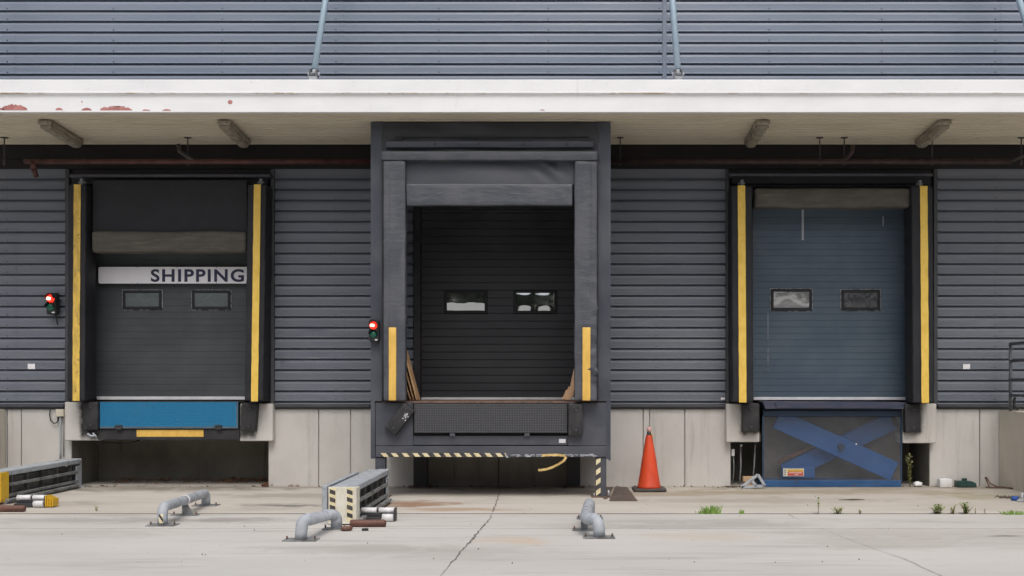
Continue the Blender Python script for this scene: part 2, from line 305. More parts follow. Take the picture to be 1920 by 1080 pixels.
DENTS = [(PX(592), PZ(625), .030, .16, .05), (PX(588), PZ(510), .018, .07, .10), (PX(522), PZ(680), .022, .07, .07), (PX(610), PZ(345), .012, .03, .06), (PX(594), PZ(668), .016, .12, .04),
         (PX(1210), PZ(600), .012, .15, .05), (PX(60), PZ(540), .012, .2, .05), (PX(1300), PZ(470), .010, .12, .05), (PX(1850), PZ(600), .012, .18, .06)]
class MB:
    def __init__(s): s.v = []; s.f = []; s.m = []; s.s = []
    def poly(s, pts, mi=0, smooth=False):
        n = len(s.v); s.v += [Vector(p) for p in pts]; s.f.append(tuple(range(n, n + len(pts)))); s.m.append(mi); s.s.append(smooth); return s
    def raw(s, vs, fs, mi=0, smooth=False):
        n = len(s.v); s.v += [Vector(p) for p in vs]
        for f in fs: s.f.append(tuple(i + n for i in f)); s.m.append(mi); s.s.append(smooth)
        return s
    def box(s, x0, x1, y0, y1, z0, z1, mi=0, mat=None):
        if x0 > x1: x0, x1 = x1, x0
        if y0 > y1: y0, y1 = y1, y0
        if z0 > z1: z0, z1 = z1, z0
        vs = [Vector((x, y, z)) for z in (z0, z1) for y in (y0, y1) for x in (x0, x1)]
        if mat is not None: vs = [mat @ v for v in vs]
        return s.raw(vs, [(0, 2, 3, 1), (4, 5, 7, 6), (0, 1, 5, 4), (2, 6, 7, 3), (0, 4, 6, 2), (1, 3, 7, 5)], mi)
    def pbox(s, x0, y0, x1, y1, Yf, dep, mi=0):           # photo rectangle lying on the plane Y = Yf, extruded back by dep
        return s.box(PX(x0, Yf), PX(x1, Yf), Yf, Yf + dep, PZ(y1, Yf), PZ(y0, Yf), mi)
    def tube(s, pts, r, n=12, mi=0, caps=True):
        pts = [Vector(p) for p in pts]; rs = r if isinstance(r, (list, tuple)) else [r] * len(pts)
        base = len(s.v); up = None
        for i, p in enumerate(pts):
            d = (pts[min(i + 1, len(pts) - 1)] - pts[max(i - 1, 0)]).normalized()
            if up is None:
                up = Vector((0, 0, 1)) if abs(d.z) < .9 else Vector((1, 0, 0))
            a = d.cross(up).normalized(); up = a.cross(d).normalized()
            for k in range(n):
                t = 2 * math.pi * k / n
                s.v.append(p + (a * math.cos(t) + up * math.sin(t)) * rs[i])
        for i in range(len(pts) - 1):
            for k in range(n):
                a0 = base + i * n + k; a1 = base + i * n + (k + 1) % n
                s.f.append((a0, a1, a1 + n, a0 + n)); s.m.append(mi); s.s.append(True)
        if caps:
            s.f.append(tuple(base + k for k in range(n))[::-1]); s.m.append(mi); s.s.append(False)
            e = base + (len(pts) - 1) * n
            s.f.append(tuple(e + k for k in range(n))); s.m.append(mi); s.s.append(False)
        return s
    def lathe(s, cx, cy, prof, n=32, mi=0):               # prof = [(r, z)]
        base = len(s.v)
        for (r, z) in prof:
            for k in range(n):
                t = 2 * math.pi * k / n; s.v.append(Vector((cx + r * math.cos(t), cy + r * math.sin(t), z)))
        for i in range(len(prof) - 1):
            for k in range(n):
                a0 = base + i * n + k; a1 = base + i * n + (k + 1) % n
                s.f.append((a0, a1, a1 + n, a0 + n)); s.m.append(mi); s.s.append(True)
        e = base + (len(prof) - 1) * n
        s.f.append(tuple(e + k for k in range(n))); s.m.append(mi); s.s.append(False)
        s.f.append(tuple(base + k for k in range(n))[::-1]); s.m.append(mi); s.s.append(False)
        return s
    def prism(s, pts, y0, y1, mi=0):                      # pts = [(x, z)] outline, y0 front, y1 back
        n = len(pts)
        a = sum(pts[i][0] * pts[(i + 1) % n][1] - pts[(i + 1) % n][0] * pts[i][1] for i in range(n))
        if a < 0: pts = pts[::-1]
        vs = [(x, y0, z) for x, z in pts] + [(x, y1, z) for x, z in pts]
        fs = [tuple(range(n)), tuple(range(2 * n - 1, n - 1, -1))]
        fs += [(i, n + i, n + (i + 1) % n, (i + 1) % n) for i in range(n)]
        return s.raw(vs, fs, mi)
    def bar(s, p0, p1, w, h, mi=0, up=(0, 0, 1)):         # rectangular bar between two points
        p0, p1 = Vector(p0), Vector(p1); d = (p1 - p0); L = d.length; d.normalize()
        a = d.cross(Vector(up)).normalized(); u = a.cross(d)
        vs = [p0 + d * l + a * i * w / 2 + u * j * h / 2 for l in (0, L) for i, j in ((-1, -1), (1, -1), (1, 1), (-1, 1))]
        return s.raw(vs, [(0, 1, 2, 3), (7, 6, 5, 4), (0, 4, 5, 1), (1, 5, 6, 2), (2, 6, 7, 3), (3, 7, 4, 0)], mi)
    def profile(s, pts, x0, x1, mi=0, seg=1, wob=0.0):    # pts = [(y, z)] swept along X
        base = len(s.v); n = len(pts)
        for k in range(seg + 1):
            x = x0 + (x1 - x0) * k / seg
            for (y, z) in pts:
                w = noise.noise(Vector((x * .9, z * 1.3, 5.1))) * wob if wob else 0
                for (dx, dz, da, rx, rz) in DENTS: w += da * math.exp(-((x - dx) / rx) ** 2 - ((z - dz) / rz) ** 2)
                s.v.append(Vector((x, y + w, z)))
        for k in range(seg):
            for i in range(n - 1):
                a = base + k * n + i
                s.f.append((a, a + n, a + n + 1, a + 1)); s.m.append(mi); s.s.append(False)
        return s
    def soft(s, x0, x1, y0, y1, z0, z1, r=.03, step=.06, amp=.006, freq=(5, 5, 9), seed=0, mi=0, fn=None):
        def line(a, b):
            rr = min(r, (b - a) * .45); out = [a, a + rr * .35, a + rr]
            n = max(1, int((b - a - 2 * rr) / step))
            out += [a + rr + (b - a - 2 * rr) * i / n for i in range(1, n)]
            return out + [b - rr, b - rr * .35, b]
        X, Y, Z = line(x0, x1), line(y0, y1), line(z0, z1)
        idx = {}; base = len(s.v)
        def vid(i, j, k):
            if (i, j, k) not in idx:
                q = Vector((X[i], Y[j], Z[k]))
                rx, ry, rz = min(r, (x1 - x0) * .45), min(r, (y1 - y0) * .45), min(r, (z1 - z0) * .45)
                inn = Vector((min(max(q.x, x0 + rx), x1 - rx), min(max(q.y, y0 + ry), y1 - ry), min(max(q.z, z0 + rz), z1 - rz)))
                d = q - inn
                if d.length > 1e-9: q = inn + d.normalized() * min(r, d.length)
                w = noise.noise_vector(Vector((q.x * freq[0] + seed, q.y * freq[1], q.z * freq[2])))
                q = q + w * amp
                if fn: q = fn(q)
                idx[(i, j, k)] = len(s.v); s.v.append(q)
            return idx[(i, j, k)]
        nx, ny, nz = len(X) - 1, len(Y) - 1, len(Z) - 1
        def face(a, b, c, d): s.f.append((a, b, c, d)); s.m.append(mi); s.s.append(True)
        for i in range(nx):
            for k in range(nz):
                face(vid(i, 0, k), vid(i + 1, 0, k), vid(i + 1, 0, k + 1), vid(i, 0, k + 1))
                face(vid(i, ny, k), vid(i, ny, k + 1), vid(i + 1, ny, k + 1), vid(i + 1, ny, k))
        for j in range(ny):
            for k in range(nz):
                face(vid(0, j, k), vid(0, j, k + 1), vid(0, j + 1, k + 1), vid(0, j + 1, k))
                face(vid(nx, j, k), vid(nx, j + 1, k), vid(nx, j + 1, k + 1), vid(nx, j, k + 1))
        for i in range(nx):
            for j in range(ny):
                face(vid(i, j, 0), vid(i, j + 1, 0), vid(i + 1, j + 1, 0), vid(i + 1, j, 0))
                face(vid(i, j, nz), vid(i + 1, j, nz), vid(i + 1, j + 1, nz), vid(i, j + 1, nz))
        return s
    def build(s, name, mats, parent=None, bevel=0.0, seg=1, loc=None):
        if not isinstance(mats, (list, tuple)): mats = [mats]
        off = rootloc(parent) if parent is not None else Vector(loc or (0, 0, 0))
        me = bpy.data.meshes.new(name)
        me.from_pydata([v - off for v in s.v], [], s.f)
        for m in mats: me.materials.append(MT[m] if isinstance(m, str) else m)
        me.polygons.foreach_set('material_index', s.m); me.polygons.foreach_set('use_smooth', s.s)
        if bevel:
            bm = bmesh.new(); bm.from_mesh(me)
            es = [e for e in bm.edges if len(e.link_faces) == 2 and e.calc_face_angle(0) > R(35)]
            bmesh.ops.bevel(bm, geom=es, offset=bevel, segments=seg, affect='EDGES', clamp_overlap=True)
            bm.to_mesh(me); bm.free()
        me.update()
        o = bpy.data.objects.new(name, me); C.objects.link(o)
        if parent is not None: o.parent = parent
        elif loc: o.location = loc
        return o

def split(mb, name, mats, parent, bevel=0.0, seg=1, gap=.012):
    """one object per separate piece of the builder"""
    par = list(range(len(mb.v)))
    def find(i):
        while par[i] != i: par[i] = par[par[i]]; i = par[i]
        return i
    for f in mb.f:
        for i in f[1:]: par[find(i)] = find(f[0])
    isl = {}
    for i in range(len(mb.v)): isl.setdefault(find(i), []).append(i)
    bx = {k: ([min(mb.v[i][c] for i in v) - gap / 2 for c in range(3)], [max(mb.v[i][c] for i in v) + gap / 2 for c in range(3)]) for k, v in isl.items()}
    ks = list(isl); grp = {k: k for k in ks}
    def gf(k):
        while grp[k] != k: k = grp[k]
        return k
    for i, a in enumerate(ks):
        for b in ks[i + 1:]:
            if gf(a) != gf(b) and all(bx[a][0][c] <= bx[b][1][c] and bx[b][0][c] <= bx[a][1][c] for c in range(3)): grp[gf(b)] = gf(a)
    sub = {}
    for f, m, sm in zip(mb.f, mb.m, mb.s):
        g = gf(find(f[0])); q, mp = sub.setdefault(g, (MB(), {}))
        for i in f:
            if i not in mp: mp[i] = len(q.v); q.v.append(mb.v[i])
        q.f.append(tuple(mp[i] for i in f)); q.m.append(m); q.s.append(sm)
    return [q.build(name, mats, parent, bevel, seg) for q, mp in sub.values()]

# ------------------------------------------------------------------ setting: ground, apron, yard
RUST = (.27, .14, .065)
blobs_apron = [(-6, -.15, 9, .42, (.22, .195, .16), .65), (5, -.1, 8, .5, (.25, .215, .15), .6), (-3.6, -1.3, 1.6, .5, (.24, .22, .19), .5), (2.6, -1.9, 2.2, .5, (.32, .28, .21), .5), (-8, -2.2, 1.6, .7, (.25, .225, .19), .5), (*G(775, 945), .8, .45, RUST, .8), (*G(860, 955), .9, .22, (.36, .22, .11), .6), (*G(540, 948), .8, .3, (.12, .115, .11), .75),
               (*G(300, 918), 2.6, .45, (.22, .20, .17), .65), (*G(1250, 925), 2.2, .5, (.30, .24, .15), .55),
               (*G(1550, 922), 3.0, .5, (.32, .27, .18), .6), (*G(1850, 930), 1.0, .6, (.27, .24, .12), .5), (*G(60, 945), 1.2, .5, (.25, .22, .18), .45),
               (*G(940, 925), 2.0, .7, (.22, .20, .17), .4)]
blobs_yard = [(-5.2, -3.9, 2.4, .35, (.3, .28, .25), .5), (1.6, -4.0, 1.8, .25, (.33, .31, .28), .45), (-1.0, -6.2, 1.4, .5, (.38, .36, .33), .4), (3.2, -5.6, 1.5, .5, (.37, .34, .31), .4), (*G(1882, 1005), .22, .07, (.1, .1, .09), .8), (*G(1250, 985), 2.5, .3, (.34, .32, .29), .4), (*G(640, 1030), 1.2, .4, (.36, .34, .31), .4), (*G(960, 1014), .45, .3, (.55, .38, .22), .45), (*G(1320, 1005), .8, .35, (.50, .38, .25), .3), (*G(430, 975), 1.0, .25, (.27, .25, .24), .5),
              (*G(1740, 1000), 1.8, .5, (.40, .37, .33), .4), (*G(150, 1000), 1.2, .4, (.36, .34, .3), .35)]
MT['apron'] = slab_mat('apron concrete', blobs_apron, (.56, .525, .475), (.48, .445, .39))
MT['yard'] = slab_mat('yard concrete', blobs_yard, (.56, .545, .515), (.50, .485, .455))
MT['soil'] = M('soil and grass', (.06, .065, .03), (.09, .08, .05), (.3, .3, .3), .9)
tag(MB().box(-400, 400, -400, 400, -.6, -.075).build('ground', 'soil'), kind='structure')
MT['joint'] = M('joint dirt', (.025, .023, .019), (.075, .068, .055), (5, 14, 9), .95, band=(.4, .8))
YJ = GY(963); YJ2 = GY(990.5)
MB().box(-40, 40, YJ - .06, YJ + .07, -.073, -.005).build('joint_filler', 'joint', None)['kind'] = 'structure'
MB().box(-40, 40, YJ2 - .03, YJ2 + .03, -.073, -.004).build('joint_filler', 'joint', None)['kind'] = 'structure'
ap = MB().box(-40, 40, YJ + .055, 1.6, -.07, 0).build('apron', 'apron', bevel=.006); tag(ap, kind='structure')
yd = MB().box(-40, 40, YJ2 + .020, YJ - .045, -.07, 0).box(-40, 40, -48, YJ2 - .020, -.07, 0).build('yard', 'yard', bevel=.004); tag(yd, kind='structure')
def crackstrip(pts, widths, parent, z=.003):
    mb = MB(); P = []
    for i in range(len(pts) - 1):
        a, b = Vector((*pts[i], 0)), Vector((*pts[i + 1], 0)); n = max(2, int((b - a).length / .05))
        for k in range(n): P.append((a.lerp(b, k / n), widths[i] + (widths[i + 1] - widths[i]) * k / n))
    L = []; Rr = []
    for i, (p, w) in enumerate(P):
        d = (P[min(i + 1, len(P) - 1)][0] - P[max(i - 1, 0)][0]).normalized(); q = Vector((-d.y, d.x, 0))
        j = q * (noise.noise(p * 7) * .02); w = w * random.uniform(.4, 1.3)
        L.append(p + j + q * w / 2); Rr.append(p + j - q * w / 2)
    for i in range(len(P) - 1):
        mb.poly([(L[i].x, L[i].y, z), (Rr[i].x, Rr[i].y, z), (Rr[i + 1].x, Rr[i + 1].y, z), (L[i + 1].x, L[i + 1].y, z)])
    return mb.build('crack', 'crack', parent)
crackstrip([G(939, 917), G(932, 938), G(924, 961)], [.012, .016, .016], ap)
crackstrip([G(922, 965), G(919, 972), G(904, 989), G(888, 1009), G(862, 1037), G(826, 1082), G(800, 1120)], [.008, .010, .020, .026, .015, .010, .010], yd)
crackstrip([G(1478, 965), G(1500, 976)], [.012, .004], yd)
crackstrip([G(1535, 990), G(1590, 1011), G(1640, 1030), G(1700, 1050), G(1775, 1085)], [.002, .005, .003, .006, .006], yd)

# ------------------------------------------------------------------ warehouse
XE = 13.0
wh = thing('warehouse', (0, 0, 0), 'long dark grey warehouse clad in horizontal ribbed metal above a pale concrete plinth', 'warehouse')
PIT = .1589
def ribs(z0, z1, zg, side=0):
    """(y, z) profile from bottom to top; a groove under each crest, grooves at zg + k*PIT"""
    pts = [(0, z0)]; k = math.ceil((z0 - zg) / PIT + .12)
    while zg + k * PIT < z1 - .03:
        z = zg + k * PIT
        pts += [(.0, z - .052), (.007, z - .019), (.045, z - .014), (.05, z + .010), (-.008, z + .013), (-.006, z + .030), (0, z + .034)]; k += 1
    return pts + [(0, z1)]
def screws(mb, xs, z0, z1, zg, mi=1):
    k = math.ceil((z0 - zg) / PIT)
    while zg + k * PIT < z1 - .08:
        for x in xs:
            mb.box(x - .008, x + .008, -.010, .004, zg + k * PIT + .028, zg + k * PIT + .044, mi)
        k += 1
ZG = 1.27; ZB = PZ(758); ZT = PZ(317); ZC = 5.112
def clad(x0, x1, z0, z1, zg, mat, scx, laps=(), wob=.0):
    mb = MB(); mb.profile(ribs(z0, z1, zg), x0, x1, 0, max(2, int((x1 - x0) / .08)), wob)
    screws(mb, scx, z0, z1, zg)
    for xl in laps: mb.profile([(y - .0045, z) for y, z in ribs(z0, z1, zg)], xl, xl + .05, 0)
    return mb.build('wall_cladding', [mat, 'trim' if mat == 'clad_up' else 'screw'], wh)
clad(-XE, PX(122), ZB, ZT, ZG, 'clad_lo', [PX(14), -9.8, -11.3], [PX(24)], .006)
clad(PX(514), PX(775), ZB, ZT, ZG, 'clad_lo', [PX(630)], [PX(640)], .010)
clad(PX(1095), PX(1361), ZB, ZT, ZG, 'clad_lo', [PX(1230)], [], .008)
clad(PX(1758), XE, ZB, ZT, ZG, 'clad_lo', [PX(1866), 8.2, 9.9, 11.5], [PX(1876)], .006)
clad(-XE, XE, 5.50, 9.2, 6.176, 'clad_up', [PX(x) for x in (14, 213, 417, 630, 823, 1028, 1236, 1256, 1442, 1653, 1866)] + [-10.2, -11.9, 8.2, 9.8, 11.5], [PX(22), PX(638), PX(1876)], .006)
MB().pbox(1242, -260, 1250, 152, -.012, .03).build('joint_cover', 'clad_up', wh, .004)
# flashing band under the canopy
MB().box(-XE, XE, -.010, .03, PZ(299), ZC + .3).box(-XE, XE, -.026, .03, ZT, PZ(299) - .002).build('flashing', 'flash', wh, .003)
tr = MB()
for x0, x1 in ((-1200, 122), (514, 694), (1145, 1361), (1758, 2700)):
    a, b = max(-XE, PX(x0)), min(XE, PX(x1))
    tr.profile([(.02, PZ(768)), (-.004, PZ(767)), (-.004, PZ(763.5)), (-.046, PZ(763)), (-.046, PZ(759)), (.02, PZ(757))], a, b)
split(tr, 'drip_flashing', 'trim', wh)
jt = MB()
for x0, x1 in ((122, 129), (507, 514), (1361, 1367), (1751, 1758)):
    jt.pbox(x0, 317, x1, 762, -.05, .10)
split(jt, 'jamb_trim', 'trim', wh, .004)
# surround behind the seals
sr = MB()
for x0, x1 in ((129, 172), (468, 507), (1367, 1412), (1704, 1751)):
    sr.pbox(x0, 330, x1, 756, .05, .12)
for x0, x1 in ((129, 507), (1367, 1751)): sr.pbox(x0, 316, x1, 350, .045, .12)
sr.pbox(760, 300, 1110, 392, .03, .1); sr.pbox(776, 392, 787.5, 750, -.03, .22); sr.pbox(1092, 392, 1103, 750, -.03, .22)
split(sr, 'door_surround', 'steel_dark', wh)
# plinth
def plinth(xs, h=PZ(767), mat='plinth'):
    mb = MB()
    for a, b in zip(xs[:-1], xs[1:]): mb.box(a + .007, b - .007, .012 + random.uniform(0, .006), .3, -.05, h)
    mb.box(xs[0] + .008, xs[-1] - .008, .06, .29, -.05, h - .01)
    return mb.build('plinth_wall', mat, wh, .006)
plinth([-XE, -11, -9.6, PX(12), PX(39), PX(134)])
plinth([PX(x) for x in (502, 597, 657, 790)])
plinth([PX(x) for x in (790, 935, 1076)], mat='under')  # panel between the rear legs, platform shade put into its colour
plinth([PX(x) for x in (1076, 1206, 1218, 1284, 1371)])
plinth([PX(1743), PX(1838), PX(1905), 8.4, 9.9, 11.4, XE])
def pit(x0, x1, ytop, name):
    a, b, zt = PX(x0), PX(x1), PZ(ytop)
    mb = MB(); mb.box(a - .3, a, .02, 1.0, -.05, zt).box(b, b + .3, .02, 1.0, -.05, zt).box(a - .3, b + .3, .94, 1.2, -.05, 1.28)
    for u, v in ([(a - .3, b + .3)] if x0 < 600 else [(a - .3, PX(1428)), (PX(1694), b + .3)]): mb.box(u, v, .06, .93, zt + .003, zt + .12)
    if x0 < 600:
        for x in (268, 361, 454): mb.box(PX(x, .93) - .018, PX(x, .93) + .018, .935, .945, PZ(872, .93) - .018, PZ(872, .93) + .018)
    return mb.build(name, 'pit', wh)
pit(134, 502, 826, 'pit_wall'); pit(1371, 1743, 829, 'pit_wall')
for x0, x1, y0, y1 in ((121, 186, 754, 826), (449.5, 511.5, 757, 827), (1362, 1424, 757, 829), (1693, 1756, 757, 831)):
    MB().pbox(x0, y0, x1, y1, -.13, .4).build('corbel', 'corbel', wh, .010)
MB().box(-XE, XE, .06, 14, 9.0, 9.25).box(-XE - .05, XE + .05, -.06, .1, 9.05, 9.35).build('roof', 'trim', wh, .01)
split(MB().box(-XE, -XE + .2, .06, 14, 0, 9.0).box(XE - .2, XE, .06, 14, 0, 9.0).box(-XE, XE, 13.8, 14, 0, 9.0).box(-XE + .2, XE - .2, .10, .2, 5.2, 9.0), 'end_wall', 'clad_lo', wh)

# ------------------------------------------------------------------ canopy
YF = -2.0
cn = thing('canopy', (0, YF, ZC), 'white edged canopy with cream ribbed underside running over all three loading docks', 'canopy')
zt, zb = PZ(150, YF), PZ(210, YF)
cz1, cz2 = PZ(174, YF), PZ(178, YF)
def fasc(x0, x1):
    return [(YF + .3, zt), (YF - .02, zt), (YF - .028, zt - .008), (YF - .028, cz1 + .004), (YF - .034, cz1), (YF - .034, cz1 - .012), (YF - .002, cz2), (YF, cz2 - .006), (YF, zb), (YF + .06, zb - .002), (YF + .06, zb + .03)]
fm = MB(); fm.profile(fasc(0, 0)[::-1], -XE, XE, 0, 40, .003)
fa = fm.build('fascia', 'white', cn)
def patch(mb, pts): mb.poly([(PX(x, YF - .003), YF - .0025 - .0, PZ(y, YF - .003)) for x, y in pts])
pm = MB()
def ragged(x0, x1, yb, h):
    n = max(4, int((x1 - x0) / 3)); top = []
    for i in range(n + 1):
        u = i / n; x = x0 + (x1 - x0) * u
        top.append((x, yb - h * (math.sin(math.pi * min(1, .08 + u * .9)) ** .6) * random.uniform(.7, 1.1)))
    for a, b in zip(top[:-1], top[1:]): patch(pm, [(a[0], yb), (b[0], yb), b, a])
ragged(-60, 8, 206, 9); ragged(4, 51, 206.5, 12); ragged(104, 118, 206.5, 5); ragged(153, 172, 207, 5); ragged(188, 248, 207, 8.5); ragged(205, 236, 200, 1.5)
ragged(267, 282, 207.5, 3); ragged(304, 321, 207.5, 3)
patch(pm, [(431.5 + 4.6 * math.cos(a * .7), 191.5 + 4 * math.sin(a * .7)) for a in range(9)])
patch(pm, [(152, 192), (155, 192), (154, 188)]); ragged(1012, 1022, 207, 2)
split(pm, 'peeled_patch', 'primer', fa)
sp_ = [];  y = YF + .06
while y < -.02:
    sp_ += [(y, zb), (y + .108, zb), (y + .118, zb + .035), (y + .136, zb + .035)]; y += .143
MB().profile([(a, b) for a, b in sp_ if a < -.001][::-1], -XE, XE, 0, 1).build('soffit', 'soffit', cn)
MB().box(-XE, XE, YF + .05, -.02, zb + .04, zt - .03).build('roof_slab', 'trim', cn)
rodx = [PX(587, YF) + k * 685 * 14 / 2000 for k in (-2, -1, 0, 1, 2, 3)]
for x in rodx:
    p0 = Vector((x, YF + .02, zt + .06)); p1 = Vector((x, YF + .02 + .77 * 2.4, zt + .06 + 1.33 * 2.4))
    d = (p1 - p0).normalized()
    r_ = MB().tube([p0 + d * .10, p1], .044, 16).build('tie_rod', 'rod', cn)
    cl = MB(); cl.tube([p0 + d * .02, p0 + d * .16], .030, 12, 0)
    cl.box(x - .055, x - .035, YF - .01, YF + .10, zt + .04, zt + .15, 1).box(x + .035, x + .055, YF - .01, YF + .10, zt + .04, zt + .15, 1)
    cl.box(x - .05, x + .05, YF - .02, YF + .10, zt - .004, zt + .045, 0)
    cl.tube([(x - .08, YF + .04, zt + .09), (x + .08, YF + .04, zt + .09)], .022, 10, 0)
    cl.build('clevis', ['galv', 'markblack'], r_, .003)

# ceiling lights
def lamp(x, ang, label):
    L = 1.22; yc = -1.02; zs = zb - .012
    t = thing('ceiling_light', (x, yc, zs), label, 'ceiling light', 'fluorescent lights under the canopy')
    prof = [(-.09, -.0), (-.09, -.05), (-.075, -.062), (.075, -.062), (.09, -.05), (.09, 0)]
    b = MB(); b.prism([(x + u, zs + v) for u, v in prof], yc - L / 2, yc + L / 2)
    b.box(x - .04, x + .04, yc - L / 2 - .02, yc - L / 2 + .01, zs - .05, zs - .01)
    b.build('housing', 'lampbody', t, .006)
    dprof = [(-.078, -.060), (-.066, -.105), (-.045, -.122), (.045, -.122), (.066, -.105), (.078, -.060)]
    MB().prism([(x + u, zs + v) for u, v in dprof], yc - L / 2 + .03, yc + L / 2 - .03).build('diffuser', 'diffuser', t, .012, 2)
    cl = MB()
    for i in range(5):
        yy = yc - L / 2 + .12 + i * .24
        for s_ in (-1, 1): cl.box(x + s_ * .079, x + s_ * .092, yy, yy + .03, zs - .080, zs - .050)
    split(cl, 'clip', 'lampbody', t)
    t.rotation_euler.z = ang
    return t
lamp(-7.0, R(5), 'grimy strip light under the canopy left of the SHIPPING door, nearest the left picture edge')
lamp(-4.57, R(4), 'grimy strip light under the canopy above the right yellow stripe of the SHIPPING dock')
lamp(2.76, R(-2), 'grimy strip light under the canopy above the left yellow stripe of the scissor lift dock')
lamp(5.23, R(-4), 'grimy strip light under the canopy above the right yellow stripe of the scissor lift dock')

# sprinkler pipes on hanger rods
YP = -.55
def sprinkler(x0, x1, rods, label, stub):
    zp = PZ(303, YP)
    t = thing('sprinkler_pipe', (PX(x0, YP), YP, zp), label, 'pipe', 'red sprinkler pipes under the canopy')
    MB().tube([(PX(x0, YP), YP, zp), (PX(x1, YP), YP, zp)], .038, 14).build('pipe', 'pipe' if stub == 'drop' else 'pipe_dark', t)
    for x in rods:
        h = MB().tube([(PX(x, YP), YP, zp + .04), (PX(x, YP), YP, zb + .005)], .009, 6)
        h.box(PX(x, YP) - .045, PX(x, YP) + .045, YP - .03, YP + .03, zb - .012, zb + .004)
        h.tube([(PX(x, YP), YP - .0, zp - .05), (PX(x, YP), YP, zp + .05)], .018, 8)
        h.build('hanger_rod', 'thread', t)
    if stub == 'drop':
        xx = PX(63, YP); MB().tube([(xx, YP, zp), (xx, YP, zp - .11)], .045, 12).tube([(xx, YP, zp - .10), (xx, YP + .08, zp - .20)], .036, 12).build('drop_pipe', 'pipe', t)
        xr = PX(352, YP); MB().tube([(xr - .12, YP - .05, zp + .24), (xr - .1, YP - .05, zp + .14), (xr + .02, YP - .02, zp + .05), (xr + .12, YP, zp)], .03, 10).build('branch_pipe', 'thread', t)
    else:
        xx = PX(1583, YP); MB().tube([(xx - .08, YP, zp), (xx + .02, YP - .03, zp + .03), (xx + .09, YP - .08, zp + .12), (xx + .1, YP - .1, zp + .22)], .03, 10).build('branch_pipe', 'pipe_dark', t)
        xe = PX(x1, YP); MB().tube([(xe, YP, zp), (xe + .16, YP - .06, zp + .07), (xe + .9, YP - .4, zp + .28)], .022, 8).build('drop_pipe', 'thread', t)
sprinkler(46, 700, (8, 352), 'dull red sprinkler pipe under the canopy left of the black dock shelter', 'drop')
sprinkler(1140, 1895, (1163, 1537, 1583, 1748, 1915), 'dull red sprinkler pipe under the canopy right of the black dock shelter', 'end')

# ------------------------------------------------------------------ dock doors
def bulge(mb, x0, x1, z0, z1, yb, h, mi=0, lobes=1, n=32):
    """a window pane of thin plastic: flat above, sagging back towards its lower edge (in two pockets when lobes = 2)"""
    base = len(mb.v)
    for j in range(n + 1):
        for i in range(n + 1):
            u, v = i / n * 2 - 1, j / n * 2 - 1
            w = noise.noise(Vector((u * 3.1 + x0, v * 2.0, lobes))) * .10
            if lobes == 2:
                k = abs(math.sin(math.pi * u * .98 + .15)) ** 1.5; st = -.30 + w
                t_ = max(0, (st - v) / 1.0) ** 1.5 * k; tp = max(0, (v - .72)) ** 1.4 * k * 1.2
            else:
                st = -.02 + w - .25 * max(0, abs(u) - .75); t_ = max(0, (st - v) / 1.0) ** 1.4; tp = 0
            mb.v.append(Vector((x0 + (x1 - x0) * i / n, yb - h * (1 - t_ - tp), z0 + (z1 - z0) * j / n)))
    for j in range(n):
        for i in range(n):
            a = base + j * (n + 1) + i
            mb.f.append((a, a + 1, a + n + 2, a + n + 1)); mb.m.append(mi); mb.s.append(True)
def dock_door(x0, x1, ytop, ybot, Yd, pitch, mat, label, wins, panes, sealy, gro=.007, edge=None, bh=.03, lobes=(1, 1)):
    a, b, z0, z1 = PX(x0, Yd), PX(x1, Yd), PZ(ybot, Yd), PZ(ytop, Yd)
    t = thing('dock_door', ((a + b) / 2, Yd, z0), label, 'door', 'loading dock doors')
    pts = [(Yd, z0)]; z = z0 + pitch; k = 0
    while z < z1:
        pts += [(Yd - .001, z - .008), (Yd + gro, z - .004), (Yd + gro, z + .003), (Yd - .002, z + .007)]; z += pitch
    pts.append((Yd, z1))
    MB().profile(pts, a, b, 0, 8, .004).build('door_panel', mat, t)
    MB().pbox(sealy[2], sealy[0], sealy[3], sealy[1], Yd - .035, .03).build('bottom_seal', 'seal', t, .003)
    for (wx0, wy0, wx1, wy1), pn, lo in zip(wins, panes, lobes):
        w = MB(); ax, bx, az, bz = PX(wx0, Yd), PX(wx1, Yd), PZ(wy1, Yd), PZ(wy0, Yd); f = .042
        for (p, q, r_, s_) in ((ax, bx, bz - f, bz), (ax, bx, az, az + f), (ax, ax + f, az + f, bz - f), (bx - f, bx, az + f, bz - f)):
            w.box(p, q, Yd - .028, Yd + .01, r_, s_, 0)
        wf = w.build('window', 'fabric', t, .006)
        pb = MB(); bulge(pb, ax + f, bx - f, az + f, bz - f, Yd - .006, bh, 0, lo); pb.build('pane', pn, wf)
        if edge and (wx0 in edge):
            e = MB(); g = .012
            e.box(ax - g, bx + g, Yd - .012, Yd + .004, bz, bz + g).box(ax - g, ax, Yd - .012, Yd + .004, az, bz).box(bx, bx + g, Yd - .012, Yd + .004, az + .02, bz)
            for i in range(7):
                u = ax + (bx - ax) * i / 7
                if i not in (2, 5): e.box(u, u + .06, Yd - .012, Yd + .004, az - g, az)
            e.build('sealant', 'sealant', wf)
    return t
MT['sealant'] = M('chipped grey sealant', (.33, .34, .35), (.12, .13, .14), (18, 18, 18), .7, band=(.45, .6))
d1 = dock_door(150, 484, 400, 746, .22, .1, 'door_l', 'charcoal dock door carrying the white SHIPPING sign', ((231, 544.5, 304, 580.5), (360.5, 544.5, 433, 580.5)), ('pane_dull', 'pane_dull'), (743.5, 749.5, 181, 470), edge=(231, 360.5), bh=.012, gro=.002)
d2 = dock_door(784, 1096, 330, 747, .16, .117, 'door_m', 'black dock door inside the projecting shelter with glossy windows', ((833, 544.5, 914, 588), (963, 544.5, 1044.5, 588)), ('pane_clear', 'pane_clear'), (745, 750, 787, 1092), gro=.012, bh=.021, lobes=(1, 2))
